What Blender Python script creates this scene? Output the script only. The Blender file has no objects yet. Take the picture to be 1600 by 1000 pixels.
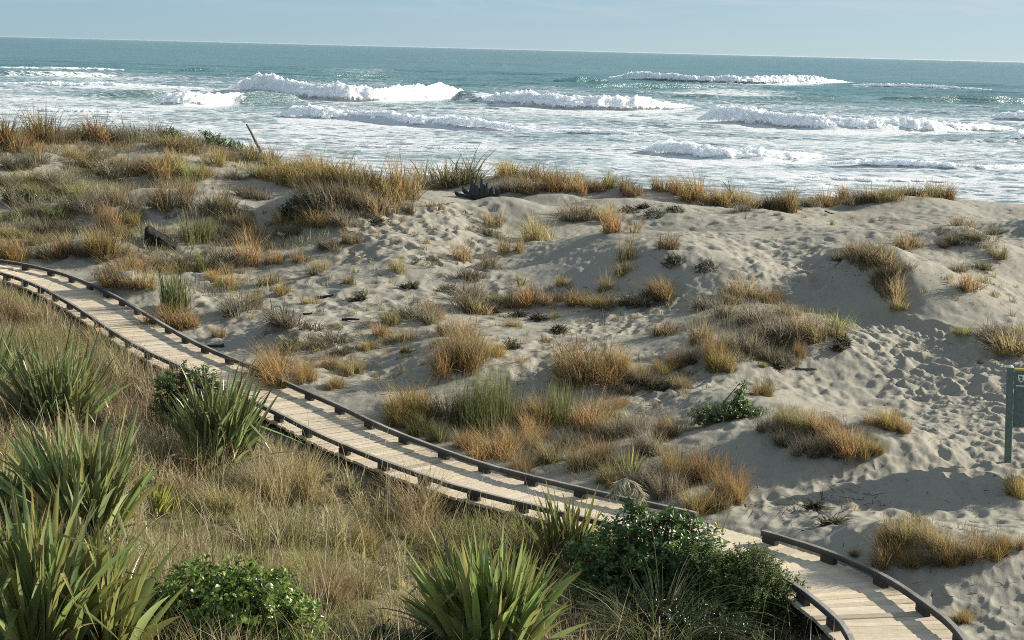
import bpy, math, random
import numpy as np
from mathutils import Vector, Matrix

random.seed(7)
RNG = np.random.default_rng(11)
scene = bpy.context.scene
COL = scene.collection

# ------------------------------------------------------------------ camera
F, CAMH = 2500.0, 6.5
ROLL, PITCH = math.atan(0.025), math.atan(423 / 2500.0)
cr, sr, cp, sp = math.cos(ROLL), math.sin(ROLL), math.cos(PITCH), math.sin(PITCH)
cam_d = bpy.data.cameras.new("camera")
cam_d.sensor_width = 36.0
cam_d.lens = 36.0 * F / 1600.0
cam_d.clip_start, cam_d.clip_end = 0.5, 90000.0
cam = bpy.data.objects.new("camera", cam_d)
COL.objects.link(cam)
fw = Vector((0, cp, -sp)); up0 = Vector((0, sp, cp)); rt0 = Vector((1, 0, 0))
rt = rt0 * cr + up0 * sr
up = up0 * cr - rt0 * sr
M = Matrix((rt, up, -fw)).transposed().to_4x4()
M.translation = Vector((0, 0, CAMH))
cam.matrix_world = M
scene.camera = cam

def rays(px, py):
    x = np.asarray(px, float) - 800.0; y = np.asarray(py, float) - 500.0
    xr = x * cr + y * sr; yr = -x * sr + y * cr
    return np.stack([xr, F * cp - yr * sp, -F * sp - yr * cp], -1)

def at(px, py, z):
    d = rays(px, py); t = (z - CAMH) / d[..., 2]
    return d[..., 0] * t, d[..., 1] * t

def proj(X, Y, Z):
    Z = np.asarray(Z) - CAMH
    a = X; b = Y * cp - Z * sp; c = Y * sp + Z * cp
    xr = F * a / b; yr = -F * c / b
    return 800 + xr * cr - yr * sr, 500 + xr * sr + yr * cr

# ------------------------------------------------------------------ noise
def _h(ix, iy, seed):
    n = (ix.astype(np.int64) * 374761393 + iy.astype(np.int64) * 668265263 + seed * 1442695041) & 0xFFFFFFFF
    n = ((n ^ (n >> 13)) * 1274126177) & 0xFFFFFFFF
    n = ((n ^ (n >> 16)) * 2246822519) & 0xFFFFFFFF
    return ((n ^ (n >> 15)) & 0xFFFFFF) / float(0xFFFFFF) * 2 - 1

def vn(x, y, seed=0):
    x = np.asarray(x, float); y = np.asarray(y, float)
    ix = np.floor(x); iy = np.floor(y); fx = x - ix; fy = y - iy
    fx = fx ** 3 * (fx * (fx * 6 - 15) + 10); fy = fy ** 3 * (fy * (fy * 6 - 15) + 10)
    a = _h(ix, iy, seed); b = _h(ix + 1, iy, seed); c = _h(ix, iy + 1, seed); d = _h(ix + 1, iy + 1, seed)
    return (a * (1 - fx) + b * fx) * (1 - fy) + (c * (1 - fx) + d * fx) * fy

def fbm(x, y, o=4, seed=0, g=0.5):
    s = 0; a = 1
    for k in range(o):
        s = s + a * vn(x + 17.3 * k, y - 9.1 * k, seed + k); x = x * 2.03; y = y * 2.03; a *= g
    return s

def sstep(a, b, x):
    t = np.clip((x - a) / (b - a), 0, 1); return t * t * (3 - 2 * t)

# ------------------------------------------------------------------ objects and tags
def tag(o, label=None, cat=None, group=None, kind=None):
    if label: o["label"] = label
    if cat: o["category"] = cat
    if group: o["group"] = group
    if kind: o["kind"] = kind
    return o

def mesh_np(name, V, faces, mat, colors=None, smooth=False):
    """V (n,3); faces: (m,4) or (m,3) int array, -1 in the last column marks a triangle"""
    V = np.asarray(V, np.float32)
    me = bpy.data.meshes.new(name)
    fa = np.asarray(faces, np.int32)
    if fa.shape[1] == 4 and (fa[:, 3] < 0).any():
        tri = fa[:, 3] < 0
        cnt = np.where(tri, 3, 4)
        loops = fa[fa >= 0]
    else:
        cnt = np.full(len(fa), fa.shape[1]); loops = fa.ravel()
    me.vertices.add(len(V)); me.vertices.foreach_set("co", V.ravel())
    me.loops.add(len(loops)); me.loops.foreach_set("vertex_index", loops.astype(np.int32))
    st = np.concatenate([[0], np.cumsum(cnt)[:-1]]).astype(np.int32)
    me.polygons.add(len(cnt)); me.polygons.foreach_set("loop_start", st)
    try: me.polygons.foreach_set("loop_total", cnt.astype(np.int32))
    except Exception: pass
    me.polygons.foreach_set("use_smooth", np.full(len(cnt), bool(smooth)))
    if colors is not None:
        ca = me.color_attributes.new("Col", "FLOAT_COLOR", "POINT")
        c = np.ones((len(V), 4), np.float32); c[:, :3] = colors
        ca.data.foreach_set("color", c.ravel())
    me.update(calc_edges=True); me.validate()
    if mat: me.materials.append(mat)
    return me

def attr(me, name, vals):
    a = me.attributes.new(name, "FLOAT", "POINT"); a.data.foreach_set("value", np.asarray(vals, np.float32).ravel())

def put(name, me, parent=None, loc=None):
    o = bpy.data.objects.new(name, me); COL.objects.link(o)
    if parent: o.parent = parent
    if loc is not None: o.location = loc
    return o

def empty(name, loc=(0, 0, 0), rz=0):
    o = bpy.data.objects.new(name, None); COL.objects.link(o); o.location = loc; o.rotation_euler.z = rz
    o.empty_display_size = 0.2
    return o

class MB:
    def __init__(s): s.v = []; s.f = []; s.c = []; s.n = 0
    def add(s, V, Fc, col=(1, 1, 1)):
        V = np.asarray(V, float); Fc = np.asarray(Fc, int)
        if Fc.shape[1] == 3: Fc = np.concatenate([Fc, np.full((len(Fc), 1), -1)], 1)
        Fc = np.where(Fc >= 0, Fc + s.n, -1)
        s.v.append(V); s.f.append(Fc)
        col = np.asarray(col, float)
        s.c.append(np.broadcast_to(col, (len(V), 3)) if col.ndim == 1 else col)
        s.n += len(V)
    def box(s, c, ax, ay, az, col=(1, 1, 1), bev=0.0):
        """centre and three half-axis vectors; long edges chamfered by bev"""
        c, ax, ay, az = map(lambda q: np.asarray(q, float), (c, ax, ay, az))
        ly, lz = np.linalg.norm(ay), np.linalg.norm(az)
        by = 1 - bev / ly; bz = 1 - bev / lz
        ring = [(by, 1), (1, bz), (1, -bz), (by, -1), (-by, -1), (-1, -bz), (-1, bz), (-by, 1)] if bev else [(1, 1), (1, -1), (-1, -1), (-1, 1)]
        m = len(ring)
        V = [c - ax + a * ay + b * az for a, b in ring] + [c + ax + a * ay + b * az for a, b in ring]
        Fq = [[i, (i + 1) % m, m + (i + 1) % m, m + i] for i in range(m)]
        ctr = len(V); V += [c - ax, c + ax]
        Ft = [[ctr, (i + 1) % m, i, -1] for i in range(m)] + [[ctr + 1, m + i, m + (i + 1) % m, -1] for i in range(m)]
        Fa = Fq + Ft
        if np.dot(np.cross(ax, ay), az) > 0:      # keep the faces pointing outward
            Fa = [f[::-1] if f[3] >= 0 else [f[2], f[1], f[0], -1] for f in Fa]
        s.add(V, Fa, col)
    def tube(s, pts, rad, col=(1, 1, 1), seg=7, cap=True, jit=0):
        pts = [np.asarray(p, float) for p in pts]; n = len(pts)
        V = []
        prev = None
        for i, p in enumerate(pts):
            d = pts[min(i + 1, n - 1)] - pts[max(i - 1, 0)]; d /= (np.linalg.norm(d) + 1e-9)
            ref = np.array([0, 0, 1.0]) if abs(d[2]) < 0.9 else np.array([1.0, 0, 0])
            if prev is None: u = np.cross(d, ref)
            else: u = prev - d * np.dot(prev, d)
            u /= (np.linalg.norm(u) + 1e-9); prev = u; w = np.cross(d, u)
            for k in range(seg):
                a = 2 * math.pi * k / seg; r = rad[i] * (1 + jit * random.uniform(-1, 1))
                V.append(p + r * (math.cos(a) * u + math.sin(a) * w))
        Fq = [[i * seg + k, i * seg + (k + 1) % seg, (i + 1) * seg + (k + 1) % seg, (i + 1) * seg + k] for i in range(n - 1) for k in range(seg)]
        if cap:
            V += [pts[0], pts[-1]]; a, b = len(V) - 2, len(V) - 1
            Fq += [[a, (k + 1) % seg, k, -1] for k in range(seg)] + [[b, (n - 1) * seg + k, (n - 1) * seg + (k + 1) % seg, -1] for k in range(seg)]
        s.add(V, Fq, col)
    def mesh(s, name, mat, smooth=False):
        return mesh_np(name, np.concatenate(s.v), np.concatenate(s.f), mat, np.concatenate(s.c), smooth)
    def build(s, name, mat, parent=None, smooth=False, loc=None):
        return put(name, s.mesh(name, mat, smooth), parent, loc)

# ------------------------------------------------------------------ materials
def new_mat(name):
    m = bpy.data.materials.new(name); m.use_nodes = True
    nt = m.node_tree; b = nt.nodes["Principled BSDF"]
    return m, nt, b
def N(nt, t, **kw):
    n = nt.nodes.new(t)
    for k, v in kw.items():
        if k in n.inputs: n.inputs[k].default_value = v
        else: setattr(n, k, v)
    return n
def L(nt, a, b): nt.links.new(a, b)
def ramp(nt, fac, stops):
    r = N(nt, "ShaderNodeValToRGB"); e = r.color_ramp.elements
    while len(e) < len(stops): e.new(0.5)
    for q, (p, c) in zip(e, stops):
        q.position = p; q.color = (*c, 1) if len(c) == 3 else c
    L(nt, fac, r.inputs[0]); return r
def math_n(nt, op, a, b=None, c=None, clamp=False):
    n = N(nt, "ShaderNodeMath", operation=op, use_clamp=clamp)
    for i, q in enumerate((a, b, c)):
        if q is None: continue
        if isinstance(q, (int, float)): n.inputs[i].default_value = q
        else: L(nt, q, n.inputs[i])
    return n.outputs[0]
def mixc(nt, fac, a, b, mode="MIX"):
    n = N(nt, "ShaderNodeMix", data_type="RGBA", blend_type=mode)
    for i, q in ((0, fac), (6, a), (7, b)):
        if isinstance(q, (int, float)): n.inputs[i].default_value = q
        elif isinstance(q, tuple): n.inputs[i].default_value = (*q, 1)
        else: L(nt, q, n.inputs[i])
    return n.outputs[2]
def noise(nt, vec, scale, detail=4, rough=0.55, dist=0.0):
    n = N(nt, "ShaderNodeTexNoise"); n.inputs["Scale"].default_value = scale; n.inputs["Detail"].default_value = detail
    n.inputs["Roughness"].default_value = rough; n.inputs["Distortion"].default_value = dist
    if vec is not None: L(nt, vec, n.inputs["Vector"])
    return n.outputs["Fac"]
def mapping(nt, vec, scale=(1, 1, 1), rot=(0, 0, 0)):
    m = N(nt, "ShaderNodeMapping"); m.inputs["Scale"].default_value = scale; m.inputs["Rotation"].default_value = rot
    L(nt, vec, m.inputs["Vector"]); return m.outputs[0]

def plant_mat(name, rough=0.55, trans=0.25, vary=0.25, spec=0.3, hue=0.02):
    m, nt, b = new_mat(name)
    a = N(nt, "ShaderNodeAttribute", attribute_name="Col")
    oi = N(nt, "ShaderNodeObjectInfo")
    hs = N(nt, "ShaderNodeHueSaturation")
    v = math_n(nt, "MULTIPLY_ADD", oi.outputs["Random"], 2 * vary, 1 - vary)
    w = math_n(nt, "FRACT", math_n(nt, "MULTIPLY", oi.outputs["Random"], 7.31))
    L(nt, math_n(nt, "MULTIPLY_ADD", w, 2 * hue, 0.5 - hue), hs.inputs["Hue"])
    L(nt, v, hs.inputs["Value"]); L(nt, a.outputs["Color"], hs.inputs["Color"])
    L(nt, hs.outputs[0], b.inputs["Base Color"])
    b.inputs["Roughness"].default_value = rough
    b.inputs["Specular IOR Level"].default_value = spec
    if trans > 0:
        t = N(nt, "ShaderNodeBsdfTranslucent"); L(nt, hs.outputs[0], t.inputs["Color"])
        mx = N(nt, "ShaderNodeMixShader"); mx.inputs[0].default_value = trans
        L(nt, b.outputs[0], mx.inputs[1]); L(nt, t.outputs[0], mx.inputs[2])
        L(nt, mx.outputs[0], nt.nodes["Material Output"].inputs["Surface"])
    return m

MAT_GRASS = plant_mat("dry_grass_blades", 0.6, 0.5, 0.28, 0.25)
MAT_FLAX = plant_mat("flax_leaf", 0.28, 0.42, 0.1, 0.6, 0.01)
MAT_LEAF = plant_mat("glossy_leaf", 0.30, 0.4, 0.1, 0.45, 0.01)
MAT_SMALL_LEAF = plant_mat("small_matt_leaf", 0.6, 0.4, 0.1, 0.25, 0.01)

def wood_mat(name, rough=0.75, grain=(3, 40, 40), amt=0.5, bump=0.4):
    m, nt, b = new_mat(name)
    a = N(nt, "ShaderNodeAttribute", attribute_name="Col")
    tc = N(nt, "ShaderNodeTexCoord")
    n1 = noise(nt, mapping(nt, tc.outputs["Object"], (1, 1, 1)), 9, 6, 0.65, 0.6)
    n2 = noise(nt, mapping(nt, tc.outputs["Object"], grain), 1.0, 4, 0.6)
    f = math_n(nt, "MULTIPLY_ADD", n1, amt, 1 - amt * 0.62)
    f = math_n(nt, "MULTIPLY", f, math_n(nt, "MULTIPLY_ADD", n2, amt, 1 - amt * 0.5))
    cc = N(nt, "ShaderNodeCombineColor")
    for i in range(3): L(nt, f, cc.inputs[i])
    L(nt, mixc(nt, 1.0, a.outputs["Color"], cc.outputs[0], "MULTIPLY"), b.inputs["Base Color"])
    b.inputs["Roughness"].default_value = rough; b.inputs["Specular IOR Level"].default_value = 0.25
    bp = N(nt, "ShaderNodeBump"); bp.inputs["Strength"].default_value = bump; bp.inputs["Distance"].default_value = 0.01
    L(nt, math_n(nt, "ADD", n1, n2), bp.inputs["Height"]); L(nt, bp.outputs[0], b.inputs["Normal"])
    return m
MAT_DECK = wood_mat("weathered_decking", 0.7, (2, 30, 30), 0.5)
MAT_RAIL = wood_mat("weathered_rail_timber", 0.8, (14, 14, 14), 0.6)
MAT_DRIFT = wood_mat("driftwood", 0.85, (6, 25, 6), 0.7, 0.8)
# ------------------------------------------------------------------ the lie of the land
SEA = -2.0
FAR = [(0,405),(60,415),(130,435),(200,470),(260,507),(320,540),(400,572),(470,605),(540,635),(600,665),(690,700),(780,730),(870,752),(980,777),(1090,800),
       (1195,828),(1270,850),(1340,875),(1400,905),(1450,940),(1490,970),(1515,1000)]
def rail_z(px):
    return np.interp(px, [0, 140, 260, 450, 700, 900, 1200, 1515], [1.0, .86, .63, .42, .18, .22, .5, .62])
RAILP = np.array([[*at(x, y, float(rail_z(x))), float(rail_z(x))] for x, y in FAR])
# extend past both frame edges
d0 = RAILP[0] - RAILP[1]; d1 = RAILP[-1] - RAILP[-2]
d0 = d0 * np.array([1, 1, .3])
RAILP = np.concatenate([[RAILP[0] + d0 * 3, RAILP[0] + d0 * 1.5], RAILP,
                        [RAILP[-1] + d1 * 2 + np.array([-.1, 0, 0]), RAILP[-1] + d1 * 5 + np.array([-.7, 0, 0])]])
def resample(P, step, smooth=2):
    P = np.asarray(P, float)
    for _ in range(smooth):     # Chaikin
        Q = [P[0]]
        for a, b in zip(P[:-1], P[1:]): Q += [a * .75 + b * .25, a * .25 + b * .75]
        Q.append(P[-1]); P = np.array(Q)
    s = np.concatenate([[0], np.cumsum(np.linalg.norm(np.diff(P, axis=0), axis=1))])
    n = int(s[-1] / step); t = np.linspace(0, s[-1], n + 1)
    return np.stack([np.interp(t, s, P[:, k]) for k in range(P.shape[1])], 1), t
FR, FS = resample(RAILP, 0.05, 3)
# smooth the outline a little more
for _ in range(14):
    FR[1:-1] = FR[1:-1] * .5 + (FR[:-2] + FR[2:]) * .25
T = np.gradient(FR[:, :2], axis=0); T /= np.linalg.norm(T, axis=1)[:, None]
NEARDIR = np.stack([T[:, 1], -T[:, 0]], 1)           # to the walker's right = camera side
k_ = np.ones(25) / 25
NEARDIR = np.stack([np.convolve(np.pad(NEARDIR[:, i], 12, mode="edge"), k_, "valid") for i in range(2)], 1)
NEARDIR /= np.linalg.norm(NEARDIR, axis=1)[:, None]
if NEARDIR[len(NEARDIR) // 2, 1] > 0: NEARDIR = -NEARDIR
W = 1.25
NR = FR.copy(); NR[:, :2] += NEARDIR * W
MIDL = FR.copy(); MIDL[:, :2] += NEARDIR * W / 2
DECKZ = FR[:, 2] - 0.15

# ground control points: pixel, height
PIX = [
 # sand level with the far side of the boardwalk
 *[(x, y - 4, float(rail_z(x)) - .24) for x, y in FAR[::2]],
 (1300,822,.3),(1580,720,.45),(1590,900,.45),(1400,650,.4),(1200,700,.25),(1580,610,.5),(1450,520,.5),(1520,980,.42),
 (600,600,.12),(740,655,-.15),(860,650,-.1),(950,700,-.1),(1050,740,.0),(800,600,.1),(640,640,-.05),(330,500,.5),(300,470,.7),(900,560,.35),(800,490,.5),(500,520,.55),(400,480,.6),(250,430,.75),(110,402,.8),(20,396,.95),(160,412,.72),
 (1100,480,.55),(1250,440,.6),(1310,480,.45),(850,405,.3),(790,430,.3),(860,440,.4),(1120,420,.75),(700,440,.6),(860,465,.5),(600,400,.9),(400,400,.95),(250,376,1.1),(120,345,1.2),(40,300,1.7),(200,290,1.75),
 (330,330,1.55),(500,370,1.05),(1150,360,1.15),(1500,440,.8),(1580,430,.9),(700,350,1.05),(620,335,1.1),(1300,350,1.1),(1560,345,1.0),
]
PIX += [ # camera side of the boardwalk, lower rough ground
 (0,462,.55),(90,500,.4),(190,565,.22),(330,630,.08),(430,680,-.05),(560,735,-.15),(720,795,-.2),(880,845,-.2),(1000,890,-.35),(1200,985,-.15),
 (0,700,.6),(300,780,.15),(0,900,.7),(500,880,.1),(650,880,-.05),(900,990,-.05),(200,1000,.8),(1150,1050,-.1),
]
CREST = [(-200,200,62),(0,207,62),(100,207,62),(200,212,62),(300,224,62),(400,243,61),(500,268,60),(590,282,60),(650,292,60),(690,290,61),(740,276,62),(800,268,62),
         (900,284,61),(1000,294,60),(1100,307,60),(1200,311,60),(1300,309,60),(1400,304,60),(1490,309,60),(1600,318,60),(1800,322,60)]
ctrl = []
for x, y, z in PIX:
    X, Y = at(x, y, z); ctrl.append((float(X), float(Y), z))
crestpts = []
for x, y, Yc in CREST:
    d = rays(x, y); t = Yc / d[1]; ctrl.append((d[0] * t, Yc, CAMH + d[2] * t)); crestpts.append(ctrl[-1])
for Xw in (-45, -30, -18, -9, 0, 9, 18, 30, 45):
    zc = np.interp(Xw, [c[0] for c in crestpts], [c[2] for c in crestpts])
    ctrl += [(Xw, 70, zc * .45 - .35), (Xw, 80, -1.1), (Xw, 92, -2.5), (Xw, 115, -4), (Xw, 145, -5)]
for Xw, Yw, z in [(-30,45,3),(-30,25,1.0),(-20,12,1.0),(0,6,.6),(20,12,.2),(22,24,.6),(25,40,1.0),(32,55,1.3),(-12,16,.9),(0,13,.45),(9,14,.25),(-30,8,1.0),(30,6,.3)]:
    ctrl.append((Xw, Yw, z))
CT = np.array(ctrl)
def tps_fit(C, lam=0.02):
    P = C[:, :2]; n = len(P)
    r2 = ((P[:, None] - P[None]) ** 2).sum(-1); K = 0.5 * r2 * np.log(r2 + 1e-9) + lam * np.eye(n) * 50
    A = np.zeros((n + 3, n + 3)); A[:n, :n] = K; A[:n, n] = 1; A[:n, n + 1:] = P; A[n, :n] = 1; A[n + 1:, :n] = P.T
    return np.linalg.solve(A, np.concatenate([C[:, 2], np.zeros(3)]))
TW = tps_fit(CT)
def tps(X, Y):
    sh = X.shape; X = X.ravel(); Y = Y.ravel(); out = np.empty(len(X)); n = len(CT)
    for i in range(0, len(X), 40000):
        x = X[i:i + 40000]; y = Y[i:i + 40000]
        r2 = (x[:, None] - CT[None, :, 0]) ** 2 + (y[:, None] - CT[None, :, 1]) ** 2
        out[i:i + 40000] = (0.5 * r2 * np.log(r2 + 1e-9)) @ TW[:n] + TW[n] + TW[n + 1] * x + TW[n + 2] * y
    return out.reshape(sh)

# dunes and hummocks: pixel, height, reach to the left / right / near / far in metres
MOUNDS = [
 (975,374,1.35,1.9,4.2,3.0,2.6),(1060,345,.35,2.2,4,2.5,2.5),(905,318,.45,1.6,3.0,2.0,3.0),(1392,420,1.35,.85,1.9,2.0,2.4),(1350,400,.5,1.2,1.5,1.5,2.5),(520,312,.9,.95,2.6,2.0,2.0),(600,300,.25,2,2,2.0,2),
 (1190,462,.55,1.4,1.6,1.2,2.0),(1235,512,.6,1.5,1.3,1.2,1.8),(1655,350,.7,.9,4,2.0,2.0),(1505,388,.7,1.0,1.3,1.2,2.0),(860,650,.18,2.0,2.0,1.2,2.0),(1060,710,.22,1.6,1.2,1.2,1.6),
 (1300,670,.45,1.2,1.0,.9,1.4),(1150,640,.35,.8,.9,.8,1.2),(1480,850,.3,.8,1.0,.6,.9),(1400,850,.25,.6,.6,.6,.9),(1585,538,.3,.7,1.5,.8,1.2),
 (838,350,1.0,1.5,2.2,1.8,2.0),(735,390,.55,1.0,1.6,1.3,2.0),(640,405,.45,.9,1.6,1.2,2.0),(545,365,.38,1.0,1.5,1.5,2.5),(700,355,.3,1.5,1.5,1.5,2.5),
 (985,297,.4,.8,1.6,1.0,1.5),(1062,300,.35,.8,1.5,1.0,1.5),(1225,318,.25,1.2,1.0,1.0,1.5),(1372,310,.25,1.2,1.2,1.0,1.5),(815,285,.3,1.0,2.0,1.2,1.5),
 (725,568,.4,.9,.8,.9,1.3),(930,585,.35,.9,.9,.8,1.2),(1110,560,.35,.7,.6,.8,1.2),(1044,455,.35,1.0,.7,.8,1.4),(450,508,.25,.6,.6,.6,.9),(445,588,.25,.8,.7,.6,.9),(640,640,.25,.8,.8,.7,1),
 (270,320,.3,.9,.9,1.2,1.8),(341,322,.28,.8,.8,1.0,1.6),(185,320,.22,.9,.9,1.2,1.8),(470,345,.25,.8,1,1.0,1.6),(200,440,.25,.8,.8,.7,1),(165,390,.3,.8,.8,.8,1.2),
 (250,240,.4,1.2,1.6,1.3,1.6),(60,235,.35,1.5,1.2,1.3,1.6),(430,275,.3,1.2,1.6,1.2,1.6),(1511,448,.3,.7,.6,.7,1.1),
]
def first_guess(px, py, lift=0.0):
    px = np.asarray(px, float); py = np.asarray(py, float)
    d = rays(px, py); d = d / d[..., 1:2]
    Ys = np.exp(np.linspace(math.log(11), math.log(84), 500))
    hit = np.full(px.shape, np.nan)
    prev = np.full(px.shape, 1.0)
    for i, Yv in enumerate(Ys):
        z = CAMH + d[..., 2] * Yv; g = base_fast(d[..., 0] * Yv, np.full(px.shape, Yv)) + lift; diff = z - g
        new = np.isnan(hit) & (diff <= 0)
        if new.any() and i:
            t = prev / (prev - diff + 1e-12); hit[new] = (Ys[i - 1] + t * (Yv - Ys[i - 1]))[new]
        prev = diff
        if not np.isnan(hit).any(): break
    # rays that pass over the crest: plant them on it
    m = np.isnan(hit); hit[m] = 61.0
    return d[..., 0] * hit, hit
GX = np.arange(-60, 60.01, 0.3); GY = np.arange(0, 150.01, 0.3)
GG = tps(*np.meshgrid(GX, GY))
def base_fast(X, Y):
    fx = np.clip((X + 60) / .3, 0, len(GX) - 1.001); fy = np.clip(Y / .3, 0, len(GY) - 1.001)
    ix = fx.astype(int); iy = fy.astype(int); fx = fx - ix; fy = fy - iy
    return (GG[iy, ix] * (1 - fx) + GG[iy, ix + 1] * fx) * (1 - fy) + (GG[iy + 1, ix] * (1 - fx) + GG[iy + 1, ix + 1] * fx) * fy
NCREST = (len(PIX), len(PIX) + len(CREST))
mp = np.array([(m[0], m[1]) for m in MOUNDS], float)
mx, my = first_guess(mp[:, 0], mp[:, 1], .8 * np.array([m[2] for m in MOUNDS]))
MW = [(x, y, *m[2:]) for x, y, m in zip(mx, my, MOUNDS)]
def mound_sum(X, Y, ms):
    s = np.zeros_like(X)
    for x, y, h, l, r, n, f in ms:
        dx = X - x; dy = Y - y
        # spurs run a little askew
        dxs = dx + 0.18 * dy
        g = np.where(dxs < 0, (dxs / l) ** 2, (dxs / r) ** 2) + np.where(dy < 0, (dy / n) ** 2, (dy / f) ** 2)
        s += h * np.exp(-0.5 * g)
    return s
# the crest line keeps its seen height: take the hummocks off its control points and fit again
C2 = CT.copy(); sl_ = slice(*NCREST)
C2[sl_, 2] -= mound_sum(CT[sl_, 0], CT[sl_, 1], MW)
TW = tps_fit(C2)
GG = tps(*np.meshgrid(GX, GY))
# distance to the boardwalk, signed (+ on the camera side)
DS = FR[::6]; DN = NEARDIR[::6]; DZ = DECKZ[::6]
def deck_field(X, Y):
    sh = X.shape; X = X.ravel(); Y = Y.ravel()
    best = np.full(len(X), 1e9); dz = np.zeros(len(X)); sg = np.zeros(len(X))
    for i in range(0, len(X), 50000):
        sl = slice(i, i + 50000)
        vx = X[sl, None] - DS[None, :, 0]; vy = Y[sl, None] - DS[None, :, 1]
        r2 = vx * vx + vy * vy; j = r2.argmin(1); k = np.arange(len(j))
        sg[sl] = vx[k, j] * DN[j, 0] + vy[k, j] * DN[j, 1]; best[sl] = np.sqrt(r2[k, j]); dz[sl] = DZ[j]
    return best.reshape(sh), sg.reshape(sh), dz.reshape(sh)
TUFT_MOUNDS = []
def height_coarse(X, Y):
    h = tps(X, Y)
    m = mound_sum(X, Y, MW)
    h = h + m + mound_sum(X, Y, TUFT_MOUNDS)
    return h
_gx, _gy = np.meshgrid(GX, GY)
GG = GG + mound_sum(_gx, _gy, MW)

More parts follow.
